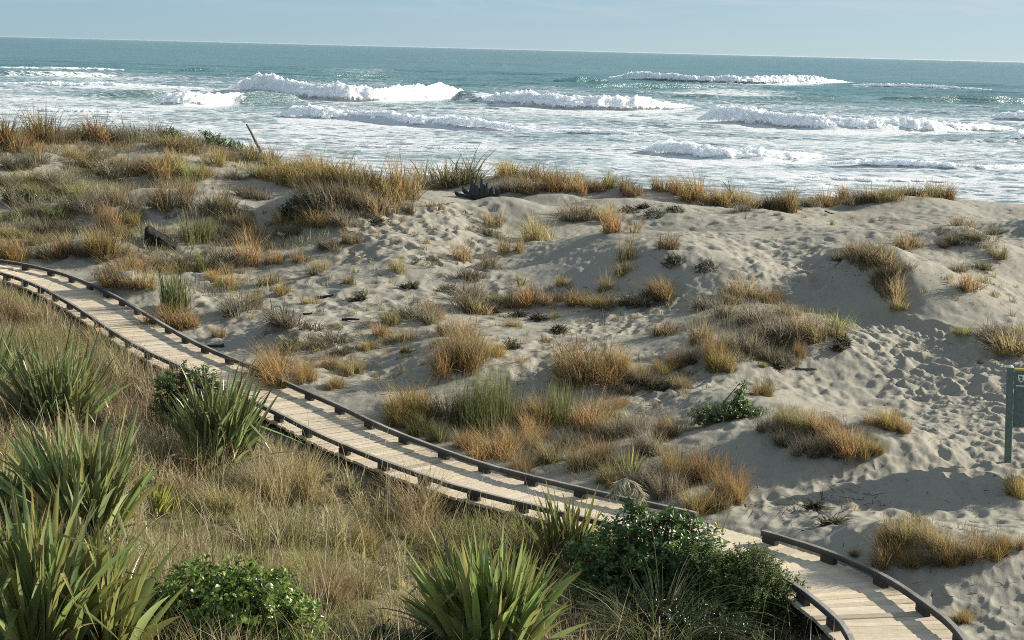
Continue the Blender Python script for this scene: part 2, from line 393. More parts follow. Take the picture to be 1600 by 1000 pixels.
# ------------------------------------------------------------------ grass tufts seen in the photograph: x, foot y, height, width (photo pixels), kind
# o amber, s straw, g grey, v green, r upright rush, t spiky green on the crest
TUFTS = """
12 224 44 56 o;30 236 28 30 o;67 222 46 44 o;62 216 40 26 t;100 222 24 34 g;131 217 22 34 s;153 218 32 54 o;187 220 26 40 g;212 218 30 50 g;240 214 26 40 g;20 262 22 40 g;
262 232 26 44 s;282 234 30 50 s;306 236 30 40 g;340 258 34 36 o;362 252 30 34 s;388 248 34 40 s;403 276 28 34 g;420 256 34 44 s;440 284 42 48 o;470 282 42 50 o;492 284 42 46 o;
56 256 26 36 g;118 246 22 30 s;125 260 28 50 s;150 246 20 34 g;168 274 30 48 g;203 272 26 34 s;188 258 18 32 s;250 274 40 50 o;232 266 24 36 g;276 256 24 32 s;300 280 42 34 v;284 276 34 34 v;318 276 22 30 o;
362 278 20 36 g;410 278 24 26 o;
12 290 24 44 g;44 284 22 44 v;82 286 22 46 g;30 318 26 50 g;66 306 24 46 v;98 302 24 46 g;132 306 24 46 v;110 326 26 46 g;150 330 30 44 g;48 334 26 50 g;10 342 26 44 v;84 338 26 50 v;60 360 30 44 g;22 368 26 44 s;100 358 28 44 g;
184 318 42 34 s;206 326 28 40 g;166 312 26 34 g;270 326 60 46 s;250 324 30 44 g;290 304 34 26 s;258 292 26 44 g;341 326 50 38 s;328 334 28 38 g;354 330 30 30 s;388 306 24 44 g;408 312 22 40 g;
175 356 44 44 o;165 398 60 54 o;208 350 30 34 o;147 384 36 44 s;108 398 44 44 o;80 400 40 46 s;38 405 42 54 o;8 402 38 44 o;130 396 28 40 g;62 380 28 40 s;36 384 24 36 s;190 368 34 34 s;
312 374 42 46 r;344 364 22 36 g;368 350 26 40 s;400 376 32 32 o;384 380 22 36 g;447 348 30 36 o;450 366 26 32 s;487 350 32 38 o;468 342 22 40 g;
220 428 44 50 o;193 446 50 58 o;230 450 28 42 o;172 440 26 44 g;208 448 32 44 s;262 414 26 50 g;284 424 24 34 s;316 424 34 20 v;275 484 58 46 r;272 514 38 60 o;300 512 28 34 o;352 412 32 52 g;388 411 44 36 o;366 416 24 36 g;
431 412 26 22 o;469 408 22 26 s;334 434 20 20 o;359 450 36 28 o;356 424 22 26 g;422 444 24 30 s;444 458 20 26 o;372 488 30 46 g;398 476 24 22 s;450 512 34 62 g;342 526 22 22 s;
440 592 44 70 o;478 594 32 26 o;420 580 26 34 s;464 546 26 42 s;487 474 16 20 s;526 512 12 18 v;520 536 18 40 g;517 574 26 22 s;548 582 26 28 s;534 576 22 36 g;530 606 24 26 o;576 545 16 20 o;534 552 16 34 g;
593 524 20 22 o;618 532 22 40 s;641 530 22 24 s;613 505 28 30 s;632 494 22 30 g;677 498 28 30 o;660 502 28 34 g;634 553 14 14 v;697 522 30 28 s;686 540 18 18 v;722 530 46 38 s;714 578 54 50 o;735 572 50 34 s;700 572 34 28 g;769 554 32 34 o;725 482 38 40 g;748 488 24 32 s;780 478 26 42 s;768 486 18 34 g;
503 286 46 56 o;531 290 46 46 s;556 300 48 46 s;587 302 44 50 o;625 308 58 44 o;604 312 40 40 s;509 322 42 40 g;540 322 36 46 g;572 326 36 44 g;594 332 36 38 s;484 316 30 36 g;534 350 30 42 g;550 380 28 26 s;640 300 30 26 g;
700 290 46 66 t;674 294 28 46 g;728 286 34 36 g;681 326 16 26 s;637 330 22 22 s;797 276 28 44 o;822 270 26 40 s;848 276 24 40 s;803 298 24 44 g;838 300 32 50 s;868 298 32 40 o;778 300 20 36 g;890 286 24 36 s;
772 354 38 28 s;766 368 26 28 g;837 376 50 36 s;797 394 34 30 s;719 406 36 30 s;759 420 34 28 g;738 434 22 34 g;619 424 28 24 s;516 388 20 30 g;503 420 20 26 s;494 428 18 24 g;544 444 20 18 s;
831 472 36 36 o;786 476 24 34 s;862 474 22 34 s;876 446 16 14 o;732 468 34 30 g;
906 302 26 34 o;931 296 24 36 s;950 292 26 30 t;975 296 22 32 g;988 304 26 28 s;1034 298 32 34 s;1056 302 26 24 o;1062 290 22 18 t;1092 314 42 42 o;1125 322 28 30 o;1112 318 24 30 s;1153 316 24 34 s;1177 322 22 32 s;1203 324 24 34 g;1234 328 42 34 o;1216 326 26 30 s;1162 330 16 28 g;1290 324 30 32 o;1262 322 20 32 g;1318 312 24 26 o;1216 337 8 10 o;1142 308 18 26 g;
903 338 30 36 s;890 344 22 26 g;959 364 42 32 o;944 342 30 28 s;1041 388 30 28 s;978 407 46 22 s;975 428 26 24 s;946 454 32 18 s;1044 462 32 42 o;1000 474 22 48 g;1024 464 22 36 g;903 474 24 28 o;934 478 22 42 o;960 477 18 32 s;806 510 16 22 s;1037 522 26 42 s;
1169 464 46 52 s;1146 474 34 34 s;1104 480 30 52 g;1190 472 28 40 s;1208 468 24 34 o;1126 494 36 44 g;1172 502 38 50 g;1232 492 28 38 s;1198 530 50 60 g;1222 534 52 54 g;1253 520 44 46 s;1286 528 46 62 s;1306 512 34 44 v;1092 536 60 34 s;1115 560 52 44 o;1122 578 48 42 o;1078 562 40 40 g;1158 548 44 54 g;1248 560 38 20 o;1206 562 40 46 g;1232 566 26 34 g;1194 574 12 12 v;1535 566 13 15 v;
1418 386 36 40 s;1357 410 42 52 s;1378 418 46 42 s;1384 444 42 40 s;1396 466 42 40 s;1405 482 28 30 s;1410 424 26 34 g;1334 404 30 38 g;1312 408 22 34 g;1340 396 26 32 s;
1505 354 24 30 s;1488 376 20 36 g;1472 384 16 20 s;1560 402 34 32 s;1524 372 18 40 g;1548 366 18 34 g;1511 452 32 34 o;1533 420 20 34 g;1494 424 18 30 g;
1582 548 46 60 s;1540 524 26 40 g;1562 538 28 44 g;1508 522 18 28 v;
1360 312 26 34 s;1378 312 22 28 s;1340 318 20 34 g;1410 300 20 28 s;1432 298 22 30 s;1458 306 30 48 s;1476 304 26 26 o;1396 306 18 26 s;
640 644 58 74 o;624 662 42 44 o;664 674 40 44 v;700 654 52 54 g;732 662 76 50 r;784 670 78 54 r;760 660 80 40 r;820 658 44 44 o;850 662 46 44 o;834 688 44 44 o;880 660 60 44 r;920 672 58 54 o;908 598 34 36 s;944 652 44 40 s;728 700 42 44 o;772 716 46 56 o;816 700 42 44 s;864 722 42 44 s;912 732 48 46 s;938 718 46 44 o;816 738 42 44 s;960 684 44 44 g;1000 676 40 44 g;1032 686 40 36 s;1056 680 40 34 s;1020 706 44 44 g;1060 746 52 54 o;1100 750 62 54 o;1136 776 62 60 o;1154 786 48 36 o;1088 804 56 40 o;1120 794 44 40 s;1040 776 48 44 g;1000 766 44 44 g;954 752 38 44 s;690 690 34 30 v;980 730 40 40 g;890 700 40 40 g;
932 588 48 62 o;902 586 40 40 s;968 582 42 26 o;996 588 24 26 o;1006 600 22 34 g;968 634 20 28 o;1068 608 24 22 s;978 612 16 24 g;1036 584 16 20 o;1052 576 30 20 o;
1190 618 34 34 o;1226 664 46 40 s;1256 670 48 44 s;1284 678 54 46 o;1322 706 56 54 o;1352 710 44 40 o;1368 712 32 32 o;1262 708 46 44 g;1298 710 46 44 g;1228 694 36 40 g;1200 676 32 40 g;1388 668 46 48 o;1366 664 34 34 s;1412 676 26 28 o;
1394 882 58 66 o;1380 846 46 40 s;1414 842 48 46 s;1425 886 34 36 o;1448 856 50 44 s;1476 864 52 54 s;1488 884 46 44 o;1518 870 50 44 s;1546 868 44 44 o;1570 862 42 40 o;1584 856 34 30 s;1460 880 34 36 g;445 785 115 90 s;405 770 80 70 g;575 860 72 66 o;640 815 78 74 s;660 840 60 60 s;505 945 84 80 s;480 900 60 70 v;690 800 40 50 v;560 930 66 70 s;350 800 66 80 s;60 505 60 60 s;150 545 52 56 s;1504 970 30 42 o;1335 868 12 22 o;1592 772 50 44 o
"""
rows = [t.split() for t in TUFTS.replace("\n", "").split(";") if t.strip()]
TUF = [(float(a), float(b), float(c), float(d), k) for a, b, c, d, k in rows]
tx, ty = first_guess([t[0] for t in TUF], [t[1] for t in TUF])
for t, X, Y in zip(TUF, tx, ty):
    wm = t[3] * Y / F
    if wm > .35 and t[4] in "osg":
        TUFT_MOUNDS.append((X - .05 * wm, Y + .05, min(.07, .06 * wm) * (.35 if 580 < t[0] < 1180 and t[1] > 570 else 1), wm * .42, wm * .36, wm * .35, wm * .45))

# ------------------------------------------------------------------ footprints
def poly_sample(poly, n):
    poly = np.array(poly, float); lo = poly.min(0); hi = poly.max(0); out = []
    while len(out) < n:
        p = lo + RNG.random((n * 2, 2)) * (hi - lo)
        x, y = p[:, 0], p[:, 1]; ins = np.zeros(len(p), bool)
        for (x1, y1), (x2, y2) in zip(poly, np.roll(poly, -1, 0)):
            ins ^= ((y1 > y) != (y2 > y)) & (x < (x2 - x1) * (y - y1) / (y2 - y1 + 1e-12) + x1)
        out += list(map(tuple, p[ins]))
    return np.array(out[:n])
PRINTS = [  # pixel polygon, how many, depth, direction
 ([(1150,400),(1310,385),(1300,440),(1230,480),(1150,470)], 260, .085, .5),
 ([(1275,500),(1380,485),(1600,555),(1800,600),(1800,680),(1600,640),(1440,620)], 700, .095, 2.2),
 ([(1440,610),(1600,625),(1800,660),(1800,760),(1600,730),(1480,720),(1400,640)], 880, .06, 1.9),
 ([(1000,320),(1600,330),(1780,350),(1780,480),(1600,380),(1420,400),(1030,400)], 420, .05, .2),
 ([(1200,700),(1600,700),(1780,720),(1780,1000),(1540,1000),(1300,830),(1150,800)], 720, .035, 1.2),
 ([(1480,880),(1600,880),(1600,1000),(1530,1000)], 160, .05, 1.2),
 ([(780,600),(900,500),(1060,450),(1090,480),(960,540),(840,600)], 330, .06, .9),
 ([(540,330),(780,310),(760,430),(540,420)], 340, .08, .3),
 ([(380,440),(820,440),(780,540),(520,620),(400,540)], 330, .055, .4),
 ([(130,400),(250,385),(290,400),(200,425)], 130, .06, .4),
 ([(940,600),(1080,560),(1110,600),(1020,640)], 110, .06, .9),
 ([(1080,590),(1420,560),(1440,640),(1150,760)], 130, .03, 1.0),
 ([(230,370),(420,350),(420,420),(300,480)], 120, .05, .4),
 ([(0,230),(420,230),(420,340),(0,340)], 150, .07, .4),
]
fp = []
for poly, n, dep, ang in PRINTS:
    q = poly_sample(poly, n)
    X, Y = first_guess(q[:, 0], q[:, 1])
    for x, y in zip(X, Y): fp.append((x, y, dep * RNG.uniform(.5, 1.25), ang + RNG.normal(0, .45)))

# ------------------------------------------------------------------ terrain mesh, finer where the ground is near
UA, UB, NU = -.40, .46, 1150
uu = np.concatenate([np.linspace(-1.6, UA, 50, endpoint=False), np.linspace(UA, UB, NU), np.linspace(UB, 1.6, 51)[1:]])
yy = np.concatenate([np.linspace(-6, 13.2, 40, endpoint=False), np.exp(np.linspace(math.log(13.2), math.log(76), 800)), np.linspace(76, 150, 50)[1:]])
UY = np.maximum(yy, 6.0)
TX = uu[None, :] * UY[:, None]; TY = np.repeat(yy[:, None], len(uu), 1)
TZ = height_coarse(TX, TY)
near, sg, dz = deck_field(TX, TY)
sandside = sstep(.5, -.6, sg)                       # 1 on the dune side of the walk
inview = sstep(80, 66, TY)
crestw = sstep(80, 60, TY)
# wind and feet: lumps of several sizes
rough_side = np.where(sg > 0, 1.0, 0.0)
TZ += (.13 + .07 * sandside * sstep(34, 40, TY)) * fbm(TX / 3.6, TY / 3.6, 2, 3) * sstep(0.3, 3, np.abs(sg)) * crestw
lump = fbm(TX / 1.1, TY / 1.5, 3, 21)
wild = sstep(-.25, .5, fbm(TX / 6, TY / 6, 2, 40)) * .7 + .3
TZ += .042 * lump * wild * wild * sandside * crestw
TZ += .075 * fbm(TX / 1.7, TY / 2.0, 2, 33) * wild * sandside * crestw * sstep(32, 38, TY)
rp = vn((TX + .3 * TY) / .28 + .7 * lump, TY / .5, 60)
TZ += .02 * rp * sandside * sstep(.1, .5, fbm(TX / 4, TY / 4, 2, 71) + .35)
TZ += (.010 + .014 * sstep(-.2, .5, fbm(TX / 3, TY / 3, 2, 77))) * fbm(TX / .2, TY / .26, 3, 80) * crestw
TZ += .07 * fbm(TX / .5, TY / .5, 3, 90) * (1 - sandside)
PIT = np.zeros_like(TZ); RIM = np.zeros_like(TZ)
lnY0, lnY1 = math.log(13.2), math.log(76)
for x, y, dep, a in fp:
    u = x / y; ci = 50 + (u - UA) / (UB - UA) * (NU - 1); ri = 40 + (math.log(y) - lnY0) / (lnY1 - lnY0) * 799
    rx = int(.42 / (y * (UB - UA) / (NU - 1))) + 1; ry = int(.42 / (y * (lnY1 - lnY0) / 799)) + 1
    r0, r1, c0, c1 = int(ri) - ry, int(ri) + ry + 1, int(ci) - rx, int(ci) + rx + 1
    if r0 < 0 or c0 < 0 or r1 > TZ.shape[0] or c1 > TZ.shape[1]: continue
    dx = TX[r0:r1, c0:c1] - x; dy = TY[r0:r1, c0:c1] - y
    p = dx * math.cos(a) + dy * math.sin(a); q = -dx * math.sin(a) + dy * math.cos(a)
    r2 = (p / .155) ** 2 + (q / .085) ** 2
    PIT[r0:r1, c0:c1] = np.maximum(PIT[r0:r1, c0:c1], dep * np.exp(-.5 * r2 ** 1.5))
    RIM[r0:r1, c0:c1] = np.maximum(RIM[r0:r1, c0:c1], .5 * dep * np.exp(-.5 * ((np.sqrt(r2) - 2.1) / .6) ** 2) * (.7 + .3 * np.cos(np.arctan2(q, p) + a)))
# nothing stands above the line of the crest against the sea
_qx, _ = proj(TX, TY, TZ)
_cy = np.interp(_qx, [c[0] for c in CREST], [c[1] + 1 for c in CREST])
_d = rays(_qx, _cy); _lim = CAMH + TY * _d[..., 2] / _d[..., 1]
_k = .12; _soft = -_k * np.logaddexp(-TZ / _k, -(_lim + .06) / _k)
_w = sstep(40, 48, TY); TZ = TZ * (1 - _w) + _soft * _w
TZ += RIM * (1 - np.clip(PIT / .04, 0, 1)) - PIT
# the boardwalk sits in the ground: never above the planks, lower on the camera side
und = (sg > -.35) & (sg < W + .5) & (near < 2.4)
lim = dz - .10 - .12 * sstep(-.1, .3, sg)
lim = np.where(sg > W, dz - .25, lim)
edge = np.where(sg < -.05, sstep(-.35, -.05, sg), 1.0)
TZ = np.where(und, np.minimum(TZ, lim + (1 - edge) * .25), TZ)

def ground_z(X, Y):
    X = np.asarray(X, float); Y = np.asarray(Y, float)
    u = X / np.maximum(Y, 6); ci = np.clip(np.interp(u, uu, np.arange(len(uu))), 0, len(uu) - 1.001); ri = np.clip(np.interp(Y, yy, np.arange(len(yy))), 0, len(yy) - 1.001)
    c = ci.astype(int); r = ri.astype(int); fc = ci - c; fr = ri - r
    return (TZ[r, c] * (1 - fc) + TZ[r, c + 1] * fc) * (1 - fr) + (TZ[r + 1, c] * (1 - fc) + TZ[r + 1, c + 1] * fc) * fr

GG = ground_z(*np.meshgrid(GX, GY))      # picking rays from here on meet the finished ground
def pick(px, py):
    X, Y = first_guess(np.atleast_1d(px), np.atleast_1d(py)); return X, Y, ground_z(X, Y)
def pick1(px, py):
    X, Y, Z = pick([px], [py]); return float(X[0]), float(Y[0]), float(Z[0])

nr, nc = TX.shape
idx = np.arange(nr * nc).reshape(nr, nc)
quads = np.stack([idx[:-1, :-1], idx[:-1, 1:], idx[1:, 1:], idx[1:, :-1]], -1).reshape(-1, 4)

m, nt, b = new_mat("dune_sand")
tc = N(nt, "ShaderNodeTexCoord"); ob = tc.outputs["Object"]
n1 = noise(nt, ob, .35, 5, .6); n2 = noise(nt, ob, 5, 6, .7); n3 = noise(nt, ob, 60, 3, .7)
sand = mixc(nt, n1, (.285, .268, .22), (.355, .333, .272))
sand = mixc(nt, math_n(nt, "MULTIPLY", ramp(nt, n2, [(.5, (0, 0, 0)), (.75, (1, 1, 1))]).outputs[0], .35), sand, (.36, .33, .27))
va = N(nt, "ShaderNodeAttribute", attribute_name="veg")
soil = mixc(nt, ramp(nt, n2, [(.3, (0, 0, 0)), (.7, (1, 1, 1))]).outputs[0], (.10, .085, .05), (.22, .18, .105))
L(nt, mixc(nt, va.outputs["Fac"], sand, soil), b.inputs["Base Color"])
b.inputs["Roughness"].default_value = .95; b.inputs["Specular IOR Level"].default_value = .15
bp = N(nt, "ShaderNodeBump"); bp.inputs["Strength"].default_value = .6; bp.inputs["Distance"].default_value = .02
L(nt, math_n(nt, "MULTIPLY_ADD", n3, .35, n2), bp.inputs["Height"]); L(nt, bp.outputs[0], b.inputs["Normal"])
me = mesh_np("ground", np.stack([TX, TY, TZ], -1).reshape(-1, 3), quads, m, smooth=True)
veg = sstep(W - .1, W + .25, sg) * (near < 30)
veg = veg * np.where(TX > 3.5, sstep(-.2, .2, fbm(TX / 1.5, TY / 1.5, 3, 120)), 1)
scrub = sstep(.05, .5, fbm(TX / 1.6, TY / 2.2, 3, 140) + .35 * sstep(-6, -12, TX / np.maximum(TY, 6) * 40)) * sstep(-2.5, -9, TX) * sstep(37, 42, TY) * .55 * crestw
attr(me, "veg", np.maximum(veg, scrub * sandside))
tag(put("ground", me), kind="structure")
# ------------------------------------------------------------------ boardwalk
bw = empty("boardwalk", tuple(MIDL[len(MIDL) // 2][:2]) + (float(DECKZ[len(DECKZ) // 2]) - .4,))
tag(bw, "weathered timber boardwalk with low kerb rails winding across the dune sand", "boardwalk")
O0 = np.array(bw.location)
def fs_at_px(px):
    qx, qy = proj(FR[:, 0], FR[:, 1], FR[:, 2]); return float(np.interp(px, qx, FS))
def along(C, s):
    return np.array([np.interp(s, FS, C[:, k]) for k in range(3)])
def tang(C, s):
    d = along(C, s + .08) - along(C, s - .08); return d / np.linalg.norm(d)
mbd = MB(); s = .3; L_ = FS[-1]
while s < L_ - .3:
    c = along(MIDL, s); c[2] = np.interp(s, FS, DECKZ) - .022
    nd = np.array([np.interp(s, FS, NEARDIR[:, 0]), np.interp(s, FS, NEARDIR[:, 1]), 0]); nd /= np.linalg.norm(nd)
    a = random.gauss(0, .006); nd = np.array([nd[0] * math.cos(a) - nd[1] * math.sin(a), nd[0] * math.sin(a) + nd[1] * math.cos(a), random.gauss(0, .002)])
    tdir = np.cross([0, 0, 1.0], nd); tdir /= np.linalg.norm(tdir)
    base = np.array([.67, .57, .41]) * (random.uniform(.86, 1.1) if random.random() < .95 else random.uniform(.62, .75)) * np.array([1, random.uniform(.98, 1.02), random.uniform(.94, 1.10)])
    c[2] += random.gauss(0, .003)
    mbd.box(c - O0, nd * (W / 2 + .06 + random.uniform(-.012, .012)), tdir * .0665, np.array([0, 0, .022]), base, .006)
    s += .147
mbd.build("deck", MAT_DECK, bw)
def rail(C, s0, s1, name="kerb_rail", out=1):
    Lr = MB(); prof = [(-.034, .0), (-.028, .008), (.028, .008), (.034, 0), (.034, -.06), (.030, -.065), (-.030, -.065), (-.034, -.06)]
    pcol = np.array([(.12, .113, .10), (.31, .295, .265), (.31, .295, .265), (.12, .113, .10)] + [(.06, .056, .048)] * 4)  # bleached pale top; shade of the backlit sides painted in as near-black
    # lengths of timber butted end to end
    cuts = [s0]
    while cuts[-1] + 4.8 < s1 - .8: cuts.append(cuts[-1] + 4.8)
    cuts.append(s1)
    for a, b_ in zip(cuts[:-1], cuts[1:]):
        a += .004; b_ -= .004; n = max(2, int((b_ - a) / .15)); V = []; kz = random.gauss(0, .006)
        for i in range(n + 1):
            sx = a + (b_ - a) * i / n; c = along(C, sx); t = tang(C, sx); t[2] = 0; t /= np.linalg.norm(t); nn = np.array([t[1], -t[0], 0])
            for p, q in prof: V.append(c + nn * (p + random.gauss(0, .0012)) + np.array([0, 0, q + kz + random.gauss(0, .0012)]) - O0)
        m_ = len(prof); Fq = [[i * m_ + k, i * m_ + (k + 1) % m_, (i + 1) * m_ + (k + 1) % m_, (i + 1) * m_ + k] for i in range(n) for k in range(m_)]
        V += [np.mean(V[:m_], 0), np.mean(V[-m_:], 0)]
        Fq += [[n * m_ + m_, (k + 1) % m_, k, -1] for k in range(m_)] + [[n * m_ + m_ + 1, n * m_ + k, n * m_ + (k + 1) % m_, -1] for k in range(m_)]
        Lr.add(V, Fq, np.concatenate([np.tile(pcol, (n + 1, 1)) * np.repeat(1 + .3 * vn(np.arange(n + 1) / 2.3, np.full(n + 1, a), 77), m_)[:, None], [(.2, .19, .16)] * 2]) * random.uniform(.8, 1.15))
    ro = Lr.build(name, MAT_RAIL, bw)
    s = s0 + .15
    while s < s1 - .05:
        c = along(C, s); t = tang(C, s); t[2] = 0; t /= np.linalg.norm(t); nn = np.array([t[1], -t[0], 0])
        z0 = np.interp(s, FS, DECKZ); z1 = c[2] - .066
        B = MB(); ctr = c.copy(); ctr[2] = (z0 + z1) / 2 + .001
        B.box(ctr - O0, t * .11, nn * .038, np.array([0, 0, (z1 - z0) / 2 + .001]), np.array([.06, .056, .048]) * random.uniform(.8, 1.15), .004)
        B.build("spacer_block", MAT_RAIL, ro)
        s += 1.02
gap0, gap1 = fs_at_px(1092), fs_at_px(1194)
INR = FR.copy(); INR[:, :2] += NEARDIR * .03
INN = NR.copy(); INN[:, :2] -= NEARDIR * .03
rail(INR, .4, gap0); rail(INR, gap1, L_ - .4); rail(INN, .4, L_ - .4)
# posts and side bearers on the low side
for C_, off in ((INN, -.12), (INR, .14)):
    BE = MB()
    n = int((L_ - 1) / .3)
    for i in range(n):
        a, b_ = .5 + i * .3, .5 + (i + 1) * .3 - .001
        pa, pb = along(C_, a), along(C_, b_); na = np.array([np.interp(a, FS, NEARDIR[:, 0]), np.interp(a, FS, NEARDIR[:, 1]), 0])
        pa = pa + na * off; pb = pb + na * off
        pa[2] = np.interp(a, FS, DECKZ) - .125; pb[2] = np.interp(b_, FS, DECKZ) - .125
        d = (pb - pa) / 2; nn = np.array([d[1], -d[0], 0]); nn /= np.linalg.norm(nn)
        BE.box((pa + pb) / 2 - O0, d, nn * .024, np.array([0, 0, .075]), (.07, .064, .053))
    BE.build("bearer", MAT_RAIL, bw)
s = .55
while s < L_ - .3:
    c = along(INN, s); z1 = float(np.interp(s, FS, DECKZ)) - .05; t = tang(INN, s); t[2] = 0; t /= np.linalg.norm(t); nn = np.array([t[1], -t[0], 0])
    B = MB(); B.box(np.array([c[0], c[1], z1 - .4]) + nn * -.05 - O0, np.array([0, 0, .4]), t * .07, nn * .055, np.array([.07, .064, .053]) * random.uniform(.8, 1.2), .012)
    B.build("support_post", MAT_RAIL, bw)
    s += 1.02

# ------------------------------------------------------------------ green sign
SX, SY, SZ = pick1(1569, 720)
q0 = at(1262, 757, SZ); q1 = at(1600, 789, SZ)
pdx = np.array([q1[0] - q0[0], q1[1] - q0[1], 0]); pdx /= np.linalg.norm(pdx)
pnx = np.array([pdx[1], -pdx[0], 0])          # toward the camera
if pnx[1] > 0: pnx = -pnx
SH = 158 * SY / F
tip = np.array(at(1262, 757, SZ)); sv = np.array([SX, SY]) - tip
SUN_AZ = math.atan2(sv[1], sv[0]); SUN_EL = math.atan2(SH, np.linalg.norm(sv))
print("SUN az", math.degrees(SUN_AZ), "el", math.degrees(SUN_EL), "panel dir", pdx, "height", SH)
m, nt, b = new_mat("green_sign_paint")
tc = N(nt, "ShaderNodeTexCoord"); nn_ = noise(nt, tc.outputs["Object"], 14, 5, .65)
at_ = N(nt, "ShaderNodeAttribute", attribute_name="Col")
L(nt, mixc(nt, nn_, at_.outputs["Color"], mixc(nt, .82, (1, 1, 1), at_.outputs["Color"], "MULTIPLY")), b.inputs["Base Color"])
b.inputs["Roughness"].default_value = .55
MAT_SIGN = m
sg_ = empty("sign", (SX, SY, SZ)); tag(sg_, "dark green painted information sign standing in the sand, white shield emblem on it", "sign")
GREEN = (.018, .078, .052)
P = MB(); P.box(pdx * .055 + np.array([0, 0, SH / 2 - .2]), np.array([0, 0, SH / 2 + .2]), pdx * .052, pnx * .05, GREEN, .006); P.build("post", MAT_SIGN, sg_)
PWD = 1.9
P = MB(); P.box(pdx * (.055 + PWD + .11) + np.array([0, 0, SH / 2 - .2]), np.array([0, 0, SH / 2 + .2]), pdx * .052, pnx * .05, GREEN, .006); P.build("post", MAT_SIGN, sg_)
P = MB(); P.tube([pdx * .055 + np.array([0, 0, SH]), pdx * .055 + np.array([0, 0, SH + .02]), pdx * .055 + np.array([0, 0, SH + .035])], [.05, .042, .012], (.8, .8, .78), 8); P.build("post_cap", MAT_SIGN, sg_)
zp1 = SH - .045; zp0 = SH * .385
P = MB(); pc = pdx * (.11 + PWD / 2) + np.array([0, 0, (zp0 + zp1) / 2])
P.box(pc, pdx * (PWD / 2 - .004), pnx * .022, np.array([0, 0, (zp1 - zp0) / 2]), (.014, .062, .04), .003); panel = P.build("panel", MAT_SIGN, sg_)
P = MB(); P.box(pdx * (.11 + PWD / 2) + np.array([0, 0, zp1 + .017]), pdx * (PWD / 2 - .004), pnx * .026, np.array([0, 0, .016]), (.55, .42, .06), .002); P.build("top_strip", MAT_SIGN, sg_)
# shield with its dark device, and the white rule under it
sg_.rotation_euler.y = -.05
def flat(ptsxz, y, col):
    c = np.mean(ptsxz, 0); V = [pdx * p[0] + np.array([0, 0, p[1]]) + pnx * y for p in ptsxz] + [pdx * c[0] + np.array([0, 0, c[1]]) + pnx * y]
    V2 = [v - pnx * .003 for v in V]; n = len(ptsxz)
    return V + V2, [[i, (i + 1) % n, n, -1] for i in range(n)] + [[i, (i + 1) % n, (i + 1) % n + n + 1, i + n + 1] for i in range(n)], col
ex, ez, es = .11 + .105, zp1 - .115, .055
sh = [(-1, 1), (-.35, .86), (0, 1.0), (.35, .86), (1, 1), (.95, 0), (.7, -.7), (0, -1.25), (-.7, -.7), (-.95, 0)]
P = MB(); P.add(*flat([(ex + es * a * .85, ez + es * c_) for a, c_ in sh], .0255, (.8, .8, .77)))
P.add(*flat([(ex + es * a, ez + es * c_) for a, c_ in [(-.5, .55), (.1, .6), (.5, .2), (.25, -.1), (.45, -.55), (0, -.95), (-.4, -.45), (-.1, -.1), (-.55, .1)]], .0275, (.03, .05, .04)))
P.build("shield_emblem", MAT_SIGN, panel)
P = MB(); P.box(pdx * (.11 + PWD / 2) + np.array([0, 0, zp1 - .235]) + pnx * .0235, pdx * (PWD / 2 - .03), pnx * .0015, np.array([0, 0, .008]), (.75, .76, .72)); P.build("white_rule", MAT_SIGN, panel)

# ------------------------------------------------------------------ driftwood
def branch(pts, r0, r1, col=(.2, .18, .15), seg=8, jit=.12):
    B = MB(); n = len(pts); B.tube(pts, [r0 + (r1 - r0) * i / (n - 1) for i in range(n)], col, seg, True, jit); return B
def wood_thing(name, B, x, y, z, label, cat, group=None, smooth=True, mat=None):
    o = B.build(name, mat or MAT_DRIFT, None, smooth, (x, y, z)); return tag(o, label, cat, group)
# black stump: a wedge of charred wood rising to a blunt snag on its left
x, y, z = pick1(246, 380); k = 1.15 * y / F; z += .05; ck = (.02, .0185, .017)
sil = np.array([(-15, -5), (-16, 4), (-16.5, 12), (-16, 19), (-13.5, 22.5), (-10, 22), (-8.5, 18), (-4, 16), (1, 14), (5, 11), (9, 10.5), (14, 6.5), (20, 4), (25, .5), (31, -5), (8, -6)], float)
cen = np.array([0, 4.0]); Vs = []; nS = len(sil)
for yy_, sc_, jt in ((-.34, .72, .5), (-.2, .95, .7), (.02, 1.0, .6), (.22, .93, .7), (.34, .7, .5)):
    for p_ in sil:
        q_ = cen + (p_ - cen) * sc_ + np.array([random.uniform(-jt, jt), random.uniform(-jt, jt)]); Vs.append((q_[0] * k, yy_ + random.uniform(-.03, .03), q_[1] * k))
Fs = [[r * nS + i, r * nS + (i + 1) % nS, (r + 1) * nS + (i + 1) % nS, (r + 1) * nS + i] for r in range(4) for i in range(nS)]
Vs += [(cen[0] * k, -.38, cen[1] * k), (cen[0] * k, .38, cen[1] * k)]; e_ = len(Vs)
Fs += [[e_ - 2, (i + 1) % nS, i, -1] for i in range(nS)] + [[e_ - 1, 4 * nS + i, 4 * nS + (i + 1) % nS, -1] for i in range(nS)]
B = MB(); B.add(Vs, Fs, ck)
B.tube([np.array(p) * k for p in [(-14, 1, 0), (-24, 3, 1), (-38, 4, -1)]], [3.2 * k, 2.4 * k, 1.2 * k], (.03, .027, .024), 7, True, .25)
wood_thing("driftwood_stump", B, x, y, z, "black driftwood stump with one raised snag, lying alone on open sand", "stump", None, False)
